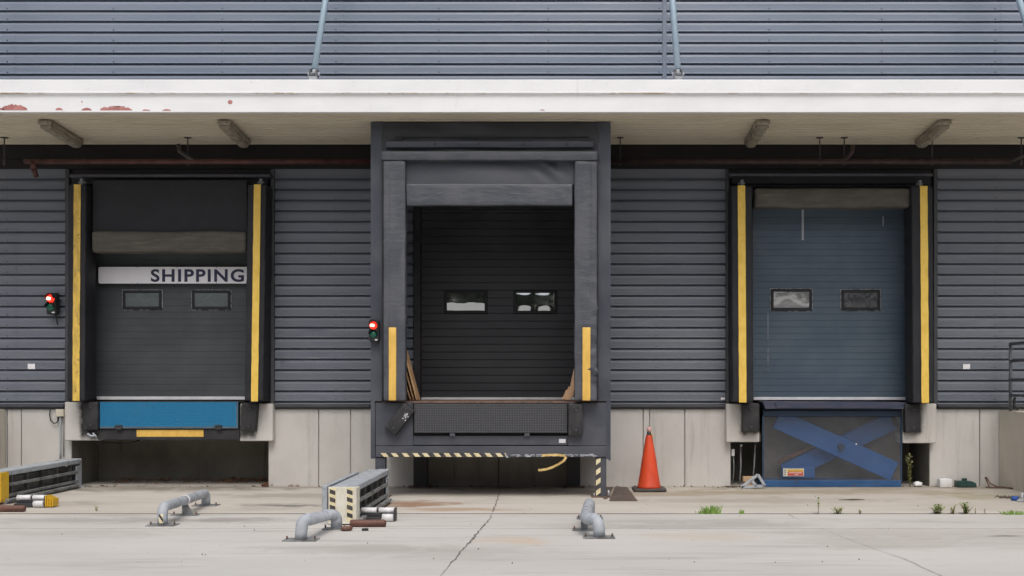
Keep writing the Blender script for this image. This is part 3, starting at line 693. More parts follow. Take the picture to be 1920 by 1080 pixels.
d3 = dock_door(1396, 1722, 370, 747, .22, .0985, 'door_r', 'slate blue dock door above the blue scissor lift', ((1445, 542, 1522, 582.5), (1577, 543.5, 1650, 582)), ('pane_swirl', 'pane_dark'), (744.5, 750, 1413, 1702), edge=(1445, 1577), bh=.012, gro=.003)
mk = MB(); mk.pbox(1503.2, 390, 1507.2, 450, .212, .006); mk.pbox(1655, 405, 1657, 424, .212, .006); mk.build('scrape_mark', 'galv', d3)
mk = MB(); mk.pbox(1439.5, 585, 1440.6, 700, .2125, .006); mk.build('scrape_mark', 'sealant', d3)

# SHIPPING sign
Ys = .10
sg = thing('sign', (PX(322, Ys), Ys, PZ(531, Ys)), 'white strip sign reading SHIPPING in navy capitals on the left door', 'sign')
sx0, sx1, sz0, sz1 = PX(184.5, Ys), PX(472, Ys), PZ(531.5, Ys), PZ(500.5, Ys)
rr = .02; oc = [(sx1, sz0), (sx1, sz1)] + [(sx0 + rr - rr * math.sin(a), sz1 - rr + rr * math.cos(a)) for a in (0, .5, 1.05, 1.57)] + [(sx0 + rr - rr * math.cos(a), sz0 + rr - rr * math.sin(a)) for a in (0, .5, 1.05, 1.57)]
bd = MB().prism(oc, Ys, Ys + .02).build('board', 'signwhite', sg)
def text_part(body, name, mat, parent, x0, x1, z0, z1, y, off=.02, spacing=1.08):
    cu = bpy.data.curves.new(name, 'FONT'); cu.body = body; cu.size = 1; cu.offset = off; cu.space_character = spacing; cu.extrude = .004; cu.resolution_u = 6
    o = bpy.data.objects.new(name, cu); C.objects.link(o)
    me = bpy.data.meshes.new_from_object(o.evaluated_get(bpy.context.evaluated_depsgraph_get()))
    C.objects.unlink(o); bpy.data.objects.remove(o)
    xs = [v.co.x for v in me.vertices]; ys = [v.co.y for v in me.vertices]
    off_ = rootloc(parent)
    for v in me.vertices:
        u = (v.co.x - min(xs)) / (max(xs) - min(xs)); w = (v.co.y - min(ys)) / (max(ys) - min(ys))
        v.co = Vector((x0 + (x1 - x0) * u, y - (.0015 if v.co.z > 0 else 0), z0 + (z1 - z0) * w)) - off_
    me.materials.clear(); me.materials.append(MT[mat])
    p = bpy.data.objects.new(name, me); C.objects.link(p); p.parent = parent
    return p
text_part('SHIPPING', 'lettering', 'navy', sg, PX(283, Ys), PX(457.5, Ys), PZ(528.7, Ys), PZ(504.6, Ys), Ys - .002, .027, 1.16)
ln = MB()
for x in (258, 332, 406): ln.pbox(x - .5, 500.5, x + .5, 502, Ys - .002, .004); ln.pbox(x - .5, 530, x + .5, 531.5, Ys - .002, .004)
split(ln, 'rivet', 'navy', sg)

# ------------------------------------------------------------------ dock seals (left and right docks)
def dock_seal(pads, beam, bar, curtain, label, dirty):
    cx = (pads[0][0] + pads[1][1]) / 2
    t = thing('dock_seal', (PX(cx, -.3), -.3, PZ(752, -.4)), label, 'dock seal', 'black dock seals with yellow striped pads')
    yf = -.42
    for (x0, x1, s0, s1, b0, b1, yt, yb, ys), mt in zip(pads, dirty):
        ztp, zbt = PZ(yt, yf), PZ(yb, yf); dx = (PX(b0, yf) - PX(s0, yf)) if True else 0
        def lean(q, zt_=ztp, zb_=zbt, d=dx): return Vector((q.x + d * (zt_ - q.z) / (zt_ - zb_), q.y, q.z))
        pad = MB().soft(PX(x0, yf), PX(x1, yf), yf, -.06, zbt, ztp, .022, .07, .008, (4, 4, 11), x0, fn=lean).build('side_pad', 'fabric', t)
        st = MB(); n = 60; zs0, zs1 = PZ(yb + .5, yf), PZ(ys, yf)
        for i in range(n):
            za, zb_ = zs0 + (zs1 - zs0) * i / n, zs0 + (zs1 - zs0) * (i + 1) / n
            def sx(x, z): 
                return PX(x, yf) + dx * (zs1 - z) / (zs1 - zs0) + noise.noise(Vector((x * .3, z * 5, 0))) * .004
            yy = lambda z: yf - .013 + noise.noise(Vector((x0, z * 9, 2))) * .004
            st.poly([(sx(s0, za), yy(za), za), (sx(s1, za), yy(za), za), (sx(s1, zb_), yy(zb_), zb_), (sx(s0, zb_), yy(zb_), zb_)])
        so = st.build('yellow_stripe', mt, pad)
        br = MB(); bxm = PX((s0 + s1) / 2 + (3 if s0 < 1500 else -3), yf); br.box(bxm - .02, bxm + .02, -.36, -.30, ztp - .02, ztp + .10, 0).box(bxm - .05, bxm + .045, -.34, -.28, ztp + .03, ztp + .06, 0)
        br.build('bracket', 'galv_dirty', t, .004)
    bx0, bx1, by0, by1 = beam
    MB().pbox(bx0, by0, bx1, by1, -.22, .24).build('top_rail', 'steel_slate', t, .005)
    MB().pbox(bx0 + 4, by1 + 1, bx1 - 4, by1 + 14, -.10, .16).build('head_frame', 'fabric', t, .006)
    if curtain:
        x0, x1, y0, y1 = curtain
        cm = MB(); n, m = 40, 14; base = 0
        a, b, z0, z1 = PX(x0, -.27), PX(x1, -.27), PZ(y1, -.27), PZ(y0, -.27)
        for j in range(m + 1):
            for i in range(n + 1):
                x = a + (b - a) * i / n; z = z0 + (z1 - z0) * j / m
                cm.v.append(Vector((x, -.27 + noise.noise(Vector((x * 2.2, z * .8, 3))) * .02, z)))
        for j in range(m):
            for i in range(n):
                q = j * (n + 1) + i; cm.f.append((q, q + 1, q + n + 2, q + n + 1)); cm.m.append(0); cm.s.append(True)
        cm.build('head_curtain', 'fabric', t)
    x0, x1, y0, y1 = bar
    MB().soft(PX(x0, -.36), PX(x1, -.36), -.36, -.12, PZ(y1, -.36), PZ(y0, -.36), .05, .08, .012, (1.6, 4, 6), x0).build('head_pad', 'olive', t)
    return t
dock_seal(((128, 161, 139, 152, 136.5, 149.5, 346, 751, 346), (464, 499, 476.5, 489.5, 471, 484.5, 346, 752, 346)), (130, 506, 326.5, 332), (170, 462, 433, 473), (174, 463, 338, 440),
          'black dock seal with grimy yellow striped pads around the SHIPPING door', ('yellow_dirty', 'yellow'))
dock_seal(((1371, 1410, 1383, 1397, 1385.5, 1400, 348, 754, 348), (1709, 1749, 1724.5, 1738.5, 1727.5, 1742, 349, 755, 349)), (1368, 1749, 325, 330), (1415, 1708, 352, 389), None,
          'black dock seal with clean yellow striped pads around the slate blue door', ('yellow', 'yellow'))

# ------------------------------------------------------------------ levellers
lv = thing('dock_leveller', (PX(316, -.1), -.1, PZ(803, -.1)), 'bright blue checker plate dock leveller below the SHIPPING door', 'dock leveller')
MB().pbox(187, 754, 446.5, 803.5, -.19, .025).build('lip_plate', 'checker_blue', lv, .003)
MB().box(PX(186, -.15), PX(449, -.15), -.18, .30, PZ(752.5, -.15) - .02, PZ(752.5, -.15)).build('deck', 'steel_dark', lv, .004)
MB().pbox(187.5, 800.2, 446, 803.2, -.1935, .004).pbox(443.2, 755, 446, 800, -.1935, .004).build('worn_edge', 'worn', lv)
fb = MB().pbox(183, 804.5, 449, 824.5, -.16, .25).build('front_beam', 'steel_dark', lv, .006)
MB().pbox(256, 806, 381.5, 819, -.166, .008).build('yellow_strip', 'yellow_pale', fb, .002)
for x in (222, 409):
    split(MB().pbox(x - 7, 797, x + 7, 802, -.205, .04).tube([(PX(x - 5, -.2), -.20, PZ(804, -.2)), (PX(x + 7, -.2), -.20, PZ(804, -.2))], .022, 10), 'hinge', 'black', lv, .004)
MB().tube([(PX(x, -.02), -.02 + .05 * math.sin(x), PZ(y, -.02)) for x, y in ((176, 818), (178, 828), (186, 834), (196, 830), (215, 831), (236, 834), (260, 826))], .012, 8).build('hose', 'cable', lv)
split(MB().tube([(PX(164, -.2), -.2, PZ(813, -.2)), (PX(172, -.2), -.2, PZ(818, -.2)), (PX(180, -.2), -.2, PZ(816, -.2))], .016, 8).tube([(PX(174, -.2), -.2, PZ(812, -.2)), (PX(181, -.2), -.2, PZ(820, -.2))], .014, 8), 'hose_clamp', 'galv', lv)

# ------------------------------------------------------------------ bumpers
def bumper(xc, yc, w, h, Yf, ang, label, scuff=False):
    x, z = PX(xc, Yf), PZ(yc, Yf); W, H = w * (D0 + Yf) / F, h * (D0 + Yf) / F; T = .11
    t = thing('dock_bumper', (x, Yf + T, z), label, 'dock bumper', 'black rubber dock bumpers')
    b = MB().soft(x - W / 2, x + W / 2, Yf, Yf + T + .01, z - H / 2, z + H / 2, .014, .05, .004, (9, 9, 9), xc); b.build('rubber_block', 'black', t)
    hb = MB()
    for s_ in (-1, 1):
        hb.tube([(x + .01, Yf - .006, z + s_ * H * .31), (x + .01, Yf + .01, z + s_ * H * .31)], .028, 14, 0).tube([(x + .01, Yf - .010, z + s_ * H * .31 - .006), (x + .01, Yf, z + s_ * H * .31 - .006)], .014, 10, 1)
    split(hb, 'bolt_hole', ['cable', 'steel_slate'], t)
    if scuff:
        sm = MB(); random.seed(3)
        for i in range(16):
            u, v = x + W * .22 + random.gauss(0, .02), z + H * .22 + random.gauss(0, .028)
            sm.poly([(u + .008 * random.uniform(.5, 1.8) * math.cos(a * 1.05), Yf - .0055, v + .007 * random.uniform(.5, 1.8) * math.sin(a * 1.05)) for a in range(6)])
        split(sm, 'scuff_mark', 'plastic_white', t)
    t.rotation_euler.y = ang
    return t
bumper(169, 780, 28, 53, -.245, R(0), 'grimy black bumper left of the blue checker plate leveller')
bumper(466, 782, 29, 53, -.245, R(4), 'clean black bumper right of the blue checker plate leveller')
bumper(748.5, 786, 26, 60, -1.635, R(38), 'loose black bumper hanging askew left of the grey checker plate', True)
bumper(1079, 787, 27, 60, -1.635, R(0), 'upright black bumper right of the grey checker plate')
bumper(1408, 783, 31, 54, -.245, R(0), 'black bumper on the corbel left of the scissor lift')
bumper(1712, 784, 29, 54, -.245, R(-1), 'black bumper on the corbel right of the scissor lift')

# ------------------------------------------------------------------ centre shelter
YC = -1.52
sh = thing('dock_shelter', (PX(920, YC), YC, PZ(752, YC)), 'large slate black box shelter projecting around the middle dock', 'dock shelter')
s = MB()
xl, xr, zt_, zlow = PX(695, YC), PX(1145, YC), PZ(229, YC), PZ(860, YC)
s.box(xl, xl + .03, YC + .02, -.06, zlow, zt_ - .02).box(xr - .03, xr, YC + .02, -.06, zlow, zt_ - .02)
s.box(xl + .03, xr - .03, YC + .02, -.06, zt_ - .06, zt_ - .02)
s.build('side_wall', 'shell', sh)
# front sheet with rippled fabric header
fs = MB(); n, m = 60, 18
def frontgrid(x0, x1, y0, y1, Y, amp, nx, nz, fx, fz, seed, mb, mi=0):
    a, b, z0, z1 = PX(x0, Y), PX(x1, Y), PZ(y1, Y), PZ(y0, Y); base = len(mb.v)
    for j in range(nz + 1):
        for i in range(nx + 1):
            x = a + (b - a) * i / nx; z = z0 + (z1 - z0) * j / nz
            mb.v.append(Vector((x, Y + noise.noise(Vector((x * fx + seed, z * fz, seed))) * amp, z)))
    for j in range(nz):
        for i in range(nx):
            q = base + j * (nx + 1) + i; mb.f.append((q, q + 1, q + nx + 2, q + nx + 1)); mb.m.append(mi); mb.s.append(True)
fs.pbox(695, 229, 716, 752, YC, .018); fs.pbox(1121, 229, 1145, 752, YC, .018)
fs.pbox(695, 752.2, 703, 860, YC, .018); fs.pbox(1137, 752.2, 1145, 860, YC, .018)
split(fs, 'front_sheet', 'shell', sh)
fs = MB(); frontgrid(713, 1124, 229.5, 310, YC + .006, .026, 60, 16, 1.7, 4, 2.0, fs); fs.build('header_sheet', 'header', sh)
MB().soft(PX(724, YC), PX(1113, YC), YC - .055, YC + .03, PZ(278.5, YC), PZ(266, YC), .012, .06, .010, (1.3, 2, 3), 4).build('upper_batten', 'shell', sh)
ub = MB()
for x in (816, 899, 981, 1063): ub.tube([(PX(x, YC), YC - .075, PZ(271.5, YC)), (PX(x, YC), YC - .04, PZ(271.5, YC))], .014, 8)
split(ub, 'bolt', 'thread', sh)
split(MB().pbox(740, 256.5, 1104, 258, YC - .022, .02).pbox(740, 256, 755, 265, YC - .026, .02), 'seam', 'fabric', sh)
MB().soft(PX(714.5, YC - .16), PX(1121, YC - .16), YC - .16, YC + .0, PZ(300.5, YC - .16), PZ(283, YC - .16), .018, .07, .006, (2, 3, 4), 9).build('head_pad', 'fabric2', sh)
def wr(sd):
    def fn(q):
        low = max(0, min(1, (3.4 - q.z) / 1.4)); out = max(0, min(1, (q.x * sd - PX(919) * sd - 1.28) / .16))
        f = noise.noise(Vector((q.x * 5, 1.5, q.z * 22 + q.x * 6))) * .045 * low * out
        return q + Vector((0, f, f * .3))
    return fn
for (x0, x1, s0, s1, sd) in ((716.5, 760, 729, 743, -1), (1077, 1122, 1092, 1107, 1)):
    yf = YC - .15
    p = MB().soft(PX(x0, yf), PX(x1, yf), yf, YC + .02, PZ(751.5, yf), PZ(301.5, yf), .02, .045, .007, (6, 4, 6), x0, fn=wr(sd)).build('side_pad', 'fabric2', sh)
    MB().soft(PX(s0, yf), PX(s1, yf), yf - .016, yf + .01, PZ(751, yf), PZ(614, yf), .008, .08, .002, (5, 5, 5), s0).build('yellow_stripe', 'yellow_pale', p)
    e = MB(); ex = PX(x0 + 1.5 if sd < 0 else x1 - 1.5, yf)
    e.tube([(ex + noise.noise(Vector((0, 0, z * 3))) * .004, yf - .002, z) for z in [PZ(750, yf) + (PZ(302, yf) - PZ(750, yf)) * i / 40 for i in range(41)]], .011, 6); e.build('gap_shade_strip', 'fabric', p)  # black strip painting the shadow gap along the outer pad edge
    e = MB(); ex = PX(x0 + 14 if sd < 0 else x1 - 14, yf); e.tube([(ex + noise.noise(Vector((1, 0, z * 4))) * .006, yf + .002, z) for z in [PZ(612, yf) + (PZ(303, yf) - PZ(612, yf)) * i / 40 for i in range(41)]], .005, 5); e.build('stitching', 'fabric2', p)
cu = MB()
a, b = PX(761, YC - .05), PX(1076, YC - .05); nx, nz = 70, 22
for j in range(nz + 1):
    for i in range(nx + 1):
        u, v = i / nx, j / nz
        x = a + (b - a) * u; z = PZ(348, YC) + (PZ(299, YC) - PZ(348, YC)) * v
        fold = math.exp(-((u - .86) / .09) ** 2) * math.sin((u * 9 + v * 1.3) * 5) * .03 * v
        cu.v.append(Vector((x, YC - .04 + noise.noise(Vector((x * 1.1, z * 2, 1))) * .02 + fold - .03 * (1 - v), z)))
for j in range(nz):
    for i in range(nx):
        q = j * (nx + 1) + i; cu.f.append((q, q + 1, q + nx + 2, q + nx + 1)); cu.m.append(0); cu.s.append(True)
cu.build('head_curtain', 'fabric3', sh)
MB().soft(PX(762, YC - .1), PX(1073.5, YC - .1), YC - .13, YC - .03, PZ(386, YC - .1), PZ(345, YC - .1), .02, .05, .012, (1.5, 3, 3), 3).build('curtain_flap', 'fabric2', sh)
tt = MB(); x_ = PX(1137, YC); tt.prism([(x_ + .005, zlow), (x_ + .06, zlow), (x_ + .05, zlow - .035), (x_ + .03, zlow - .015)], YC + .002, YC + .012).build('torn_edge', 'shell', sh)

# ------------------------------------------------------------------ centre platform
pf = thing('dock_platform', (PX(920, YC), YC, 0), 'slate steel dock platform on four legs in the middle with grey checker plate lip', 'dock platform')
Yq = YC - .005
zd = PZ(752.5, YC)
MB().box(PX(704, Yq) + .01, PX(1137, Yq) - .01, YC + .03, .10, zd - .10, zd - .004).build('deck', 'rust', pf, .004)
for x0, x1 in ((704, 774.5), (1065.5, 1137)):
    MB().pbox(x0, 755.5, x1, 835.5, Yq, .04).build('side_plate', 'steel_slate', pf, .003)
MB().pbox(776.5, 757, 1063.5, 811.5, Yq - .045, .03).build('lip_plate', 'checker_grey', pf, .003)
MB().pbox(774, 752.3, 1066, 756, Yq - .03, .08).build('lip_hinge', 'rust', pf, .004)
split(MB().pbox(775, 817, 1064.5, 834.5, Yq + .012, .05).pbox(843, 811, 853, 818, Yq - .035, .05).pbox(983, 811, 993, 818, Yq - .035, .05), 'lip_keeper', 'steel_slate', pf, .003)
MB().pbox(775, 752, 1065, 836, Yq + .09, .03).build('back_plate', 'cable', pf)
fb = MB().pbox(704, 836.5, 1137, 857, Yq - .004, .12).build('front_beam', 'steel_slate', pf, .004)
split(MB().box(PX(706, YC), PX(712, YC), YC + .12, 0, PZ(857, YC), zd - .1).box(PX(1129, YC), PX(1135, YC), YC + .12, 0, PZ(857, YC), zd - .1), 'side_beam', 'steel_slate', pf)
def hazard(mb, x0, x1, y0, y1, Y, pitch, skew, mi0=0, mi1=1, back=True, irregular=0):
    if back: mb.pbox(x0, y0, x1, y1, Y, .004, mi1)
    x = x0
    while x < x1 - 2:
        w = pitch * .5; sk = skew
        a = [(x, y0), (min(x + w, x1), y0), (min(x + w + sk, x1), y1), (min(x + sk, x1), y1)]
        j = random.uniform(-irregular, irregular)
        mb.poly([(PX(q + j, Y - .002), Y - .002, PZ(r_, Y - .002)) for q, r_ in (a[3], a[2], a[1], a[0])], mi0); x += pitch
hz = MB(); hazard(hz, 714, 950, 849.5, 856.5, Yq - .012, 19.4, 6, irregular=1.2); hz.build('hazard_tape', ['cream', 'markblack'], fb)
# torn residue and dangling strip of tape
rz = MB(); random.seed(11)
for i in range(70):
    x = random.uniform(955, 1112); w = random.uniform(2, 8); y0 = random.uniform(851, 855); 
    rz.poly([(PX(q, Yq - .0065), Yq - .0065 - .0003 * i / 70, PZ(r_, Yq - .0065)) for q, r_ in ((x, y0 + random.uniform(1, 2.5)), (x + w, y0 + random.uniform(.8, 2)), (x + w, y0), (x, y0 + random.uniform(-.8, .6)))])
rz.poly([(PX(q, Yq - .02), Yq - .02, PZ(r_, Yq - .02)) for q, r_ in ((949, 858), (954, 859), (948, 850))])
rz.build('tape_residue', 'galv', fb)
def ribbon(pts, w, Y, wn):
    mb = MB()
    P = [Vector((PX(x, Y + dy), Y + dy, PZ(y, Y + dy))) for x, y, dy in pts]
    L = []
    for i, p in enumerate(P):
        d = (P[min(i + 1, len(P) - 1)] - P[max(i - 1, 0)]).normalized(); q = Vector((-d.z, .3 * math.sin(i * 1.3), d.x)).normalized()
        L.append((p + q * w / 2, p - q * w / 2, p + q * w / 2 + Vector((0, .003, 0)), p - q * w / 2 + Vector((0, .003, 0))))
    for i in range(len(L) - 1):
        mb.poly([L[i][0], L[i][1], L[i + 1][1], L[i + 1][0]], 0, True); mb.poly([L[i][2], L[i + 1][2], L[i + 1][3], L[i][3]], 0, True)
    return mb
ribbon([(1016, 854, -.01), (1030, 853, -.03), (1045, 853, -.04), (1058, 854.5, -.05), (1061, 858, -.06), (1057, 864, -.07), (1048, 870, -.08), (1036, 876, -.08), (1024, 880, -.07), (1014, 881.5, -.06), (1009, 881, -.06)], .033, Yq, 0).build('loose_tape', 'tape', fb)
MB().pbox(1048, 823, 1060.5, 830.5, Yq + .009, .006).build('maker_plate', 'seal', pf)
for (x0, x1, Y, ztop) in ((703.5, 722, YC + .01, 857), (1117, 1137, YC + .01, 857), (775, 801, -.22, 840), (1063, 1088, -.22, 840)):
    xa, xb = PX(x0, Y), PX(x1, Y); front = Y < -1
    lg = MB().box(xa, xb, Y, Y + .14, .012, PZ(ztop, Y) - .003).build('leg', 'steel_slate' if front else 'steel_dark', pf, .006)
    split(MB().box(xa - .06, xb + .06, Y - .05, Y + .20, .0, .015), 'foot_plate', 'rust', lg, .003)
    if x0 > 1100:
        ht = MB(); Yh = Y - .004; ht.pbox(1117.3, 858, 1126.5, 931, Yh, .004, 1); y = 861
        while y < 930:
            ht.poly([(PX(q, Yh - .002), Yh - .002, PZ(r_, Yh - .002)) for q, r_ in ((1117.5, y + 11), (1126, y + 5), (1126, max(859, y - 4.5)), (1117.5, y + 1.5))], 0); y += 19.3
        ht.pbox(1124, 931, 1132, 935.5, Yh - .01, .01, 2)
        ht.build('hazard_tape', ['cream', 'markblack', 'rust'], lg)
        split(MB().tube([(PX(1141, Y), Y - .02, .02), (PX(1141, Y), Y - .02, .10)], .012, 8).tube([(PX(1114, Y), Y - .02, .02), (PX(1114, Y), Y - .02, .06)], .012, 8), 'anchor_bolt', 'galv', lg)

# ------------------------------------------------------------------ scissor lift
YL = -.10
lf = thing('scissor_lift', (PX(1560, YL), YL, 0), 'blue scissor lift table folded behind a dark mesh screen at the right dock', 'lift table')
MB().prism([(PX(1427, YL), PZ(752.5, YL)), (PX(1696, YL), PZ(754, YL)), (PX(1692, YL), PZ(767, YL)), (PX(1433, YL), PZ(766.5, YL))], YL - .10, YL + .3).build('platform', 'lift_violet', lf, .004)
MB().prism([(PX(1452, YL - .1), PZ(753.5, YL - .1)), (PX(1664, YL - .1), PZ(753.5, YL - .1)), (PX(1671, YL - .1), PZ(765, YL - .1)), (PX(1456, YL - .1), PZ(765, YL - .1))], YL - .112, YL - .09).build('hinged_flap', 'lift_violet', lf, .003)
MB().pbox(1431, 769.5, 1690, 781, YL + .02, .08).box(PX(1431, YL), PX(1690, YL), YL + .05, .9, PZ(769, YL), PZ(767.5, YL)).build('top_frame', 'lift_dark', lf, .004)
MB().pbox(1431, 901, 1690, 913.5, YL - .012, .5).build('base_frame', 'lift_base', lf, .006)
def arm(x0, y0, x1, y1, Y, w, name='scissor_arm'):
    p0, p1 = Vector((PX(x0, Y), Y, PZ(y0, Y))), Vector((PX(x1, Y), Y, PZ(y1, Y)))
    return MB().bar(p0, p1, .06, w, 0, (0, 0, 1)).build(name, 'lift_blue', lf, .005)
arm(1456, 785, 1676, 884, .10, .30)
arm(1672, 790, 1470, 886, .24, .27)
MB().tube([(PX(1577, .05), .02, PZ(838, .05)), (PX(1577, .05), .30, PZ(838, .05))], .05, 16).build('pivot_pin', 'lift_dark', lf)
MB().bar((PX(1458, .2), .2, PZ(866, .2)), (PX(1535, .2), .2, PZ(832, .2)), .05, .05).build('hydraulic_ram', 'rust_brown', lf)
MB().pbox(1466, 876, 1528, 897, .03, .05).build('motor_cover', 'lift_blue', lf, .01)
MB().pbox(1430, 770, 1690.5, 912, .35, .03).build('rear_panel', 'screen_back', lf)
sc_ = MB(); frontgrid(1431, 1690, 782, 901, YL, .006, 20, 10, 2, 3, 1, sc_); so = sc_.build('mesh_screen', 'screen', lf)
split(MB().pbox(1429.5, 780, 1432.5, 903, YL - .006, .02).pbox(1688.5, 780, 1691.5, 903, YL - .006, .02), 'screen_edge', 'lift_dark', lf)
MB().pbox(1604.5, 831.5, 1607, 834, YL - .012, .01).build('screen_rivet', 'seal', lf)
ws = thing('warning_sign', (PX(1487, YL), YL - .02, PZ(893, YL)), 'small yellow and red warning sign on the scissor lift mesh', 'sign')
YW = YL - .022
MB().pbox(1468.5, 878.5, 1507.5, 893, YW, .006).build('board', 'plastic_cream', ws, .001)
MB().pbox(1477, 880.2, 1506, 884.5, YW - .003, .004).build('yellow_band', 'warn_yellow', ws)
rb = MB().pbox(1477, 884.7, 1506, 892, YW - .003, .004).build('red_band', 'warn_red', ws)
tx = MB().pbox(1479, 886, 1503.5, 887.1, YW - .006, .004); tx.pbox(1490, 889.2, 1497, 890.2, YW - .006, .004); tx.build('text_line', 'plastic_white', rb)
pc = MB()
for y in (881, 884.5, 888.5): pc.pbox(1470.5, y, 1474, y + 2.2, YW - .003, .004)
pc.build('pictogram', 'galv_dirty', ws)

# ------------------------------------------------------------------ signal lights
def signal(x0, y0, x1, y1, Y, yaw, label, cable):
    xc = PX((x0 + x1) / 2, Y); W = (PX(x1, Y) - PX(x0, Y)) * .9; z0, z1 = PZ(y1, Y), PZ(y0, Y); H = z1 - z0; T = .10
    t = thing('signal_light', (xc, Y + T, z0), label, 'traffic light', 'red and green dock signal lights')
    MB().box(xc - W / 2, xc + W / 2, Y, Y + T, z0, z1).build('housing', 'cable', t, .012, 2)
    for zc, mt, nm in ((z1 - H * .27, 'red_lens', 'red_lens'), (z0 + H * .33, 'green_lens', 'green_lens')):
        r = W * .40; dm = MB(); base = 0; n = 24; prof = [(r, 0), (r * .9, .012), (r * .65, .024), (r * .3, .03), (.001, .032)]
        for rr_, dd in prof:
            for k in range(n): dm.v.append(Vector((xc + rr_ * math.cos(k * 2 * math.pi / n), Y - .002 - dd, zc + rr_ * math.sin(k * 2 * math.pi / n))))
        for i in range(len(prof) - 1):
            for k in range(n):
                a = i * n + k; b = i * n + (k + 1) % n; dm.f.append((a, b, b + n, a + n)); dm.m.append(0); dm.s.append(True)
        lo = dm.build(nm, mt, t)
        if nm == 'red_lens':
            hc = MB(); hc.poly([(xc - .01 + r * .62 * math.cos(k * .524) * (1 + .15 * math.sin(k * 3)), Y - .036, zc + r * .42 * math.sin(k * .524) * (1 + .2 * math.sin(k * 2))) for k in range(12)]); hc.build('lit_core', 'red_core', lo)
        vs = MB(); m_ = 14
        for k in range(m_):
            a0, a1 = math.pi * (.02 + .96 * k / m_), math.pi * (.02 + .96 * (k + 1) / m_)
            for rr_, flip in ((r * 1.06, 0), (r * 1.14, 1)):
                q = [(xc + rr_ * math.cos(a0), Y, zc + rr_ * math.sin(a0)), (xc + rr_ * math.cos(a1), Y, zc + rr_ * math.sin(a1)), (xc + rr_ * math.cos(a1), Y - .05, zc + rr_ * math.sin(a1)), (xc + rr_ * math.cos(a0), Y - .05, zc + rr_ * math.sin(a0))]
                vs.poly(q if flip else q[::-1], 0, True)
        vs.build('visor', 'cable', t)
    if cable: split(MB().tube([(xc + .04, Y + .06, z0 + .01), (xc + .045, Y + .07, z0 - .08), (xc + .05, Y + .09, z0 - .15)], .010, 8), 'cable', 'cable', t)
    MB().box(xc + .02, xc + W * .42, Y - .003, Y + .002, z0 + H * .05, z0 + H * .11).build('maker_label', 'seal', t)
    t.rotation_euler.z = yaw
    return t
signal(86.5, 549, 109.5, 589, -.16, R(-14), 'signal light with lit red lamp on the ribbed wall left of the SHIPPING dock', True)
signal(690.5, 599, 711, 640.5, YC - .11, R(-2), 'signal light with lit red lamp on the left edge of the projecting shelter', False)

# ------------------------------------------------------------------ wheel guides
def wheel_guide(Xr, y0, mats, label, hz_on):
    y1 = y0 + 2.32; x1 = Xr; x0 = Xr - .285; Ht = .42
    t = thing('wheel_guide', ((x0 + x1) / 2, y0, 0), label, 'wheel guide', 'steel wheel guides on the apron')
    pl = MB().box(x0, x1, y0, y0 + .02, .015, Ht).box(x1 - .004, x1 + .022, y0 - .003, y0 + .20, .03, Ht - .01).build('end_plate', mats, t, .003)
    if hz_on:
        h = MB(); Wd = x1 - x0
        for sx_ in (x0 + .012, x1 - .085):
            h.box(sx_, sx_ + .07, y0 - .003, y0 + .001, .04, Ht - .01, 0)
            for k in range(5):
                zc = Ht - .05 - k * .085
                if zc < .09: continue
                h.poly([(sx_ + .004, y0 - .005, zc - .020), (sx_ + .066, y0 - .005, zc - .040), (sx_ + .066, y0 - .005, zc + .006), (sx_ + .004, y0 - .005, zc + .028)], 1)
        h.build('hazard_tape', ['cream', 'markblack'], pl)
    MB().box(x0 + .02, x1, y0 + .03, y1, Ht - .065, Ht).build('top_rail', 'galv', t, .006)
    MB().box(x1 - .03, x1 + .006, y0 + .03, y1 - .12, .215, .255).build('middle_rail', 'galv_dirty', t, .005)
    MB().box(x1 - .09, x1 - .07, y0 + .03, y1 - .1, .02, Ht - .09).build('side_web', 'galv_dark', t, .003)
    MB().box(x1 - .05, x1 + .010, y0 + .06, y1 - .10, .075, .115).build('lower_rail', 'galv_dirty', t, .006)
    MB().box(x1 + .014, x1 + .075, y0 + .10, y1 - .22, .03, .065).box(x0, x1 + .05, y0 + .08, y1 - .12, .006, .028).build('lower_track', 'galv_dirty', t, .006)
    MB().box(x0 + .03, x0 + .05, y0 + .03, y1, .02, Ht - .1).build('inner_plate', 'steel_dark', t)  # dark sheet, its colour standing in for the shaded interior
    MB().box(x1 - .14, x1 + .001, y1 + .002, y1 + .02, 0, Ht + .005).box(x1 - .012, x1 + .002, y1 - .16, y1, .0, Ht - .1).box(x1 - .16, x1 + .06, y1 - .12, y1 + .06, 0, .012).build('end_post', 'galv', t, .004)
    for k in range(5):
        yy = y0 + .35 + k * .42
        MB().box(x1 - .069, x1 - .02, yy, yy + .03, .03, Ht - .07).build('web_plate', 'galv_dark', t)
    xo = x0 - .13
    MB().box(xo - .03, xo + .03, y0 + .40, y0 + .46, 0, .39).box(xo - .03, xo + .03, y0 + .46, y1 - .06, .335, .39).box(xo - .03, xo + .03, y1 - .06, y1, 0, .39).box(xo - .005, xo + .012, y0 + .46, y1 - .06, .02, .33).build('side_rail', 'galv', t, .006)
    return t
wheel_guide(-2.25, GY(985), 'platewhite', 'galvanised wheel guide with black and cream chequered end plate left of the platform', True)
wheel_guide(-7.14, -2.42, 'plateyellow', 'galvanised wheel guide with yellow end plate at the left picture edge', False)

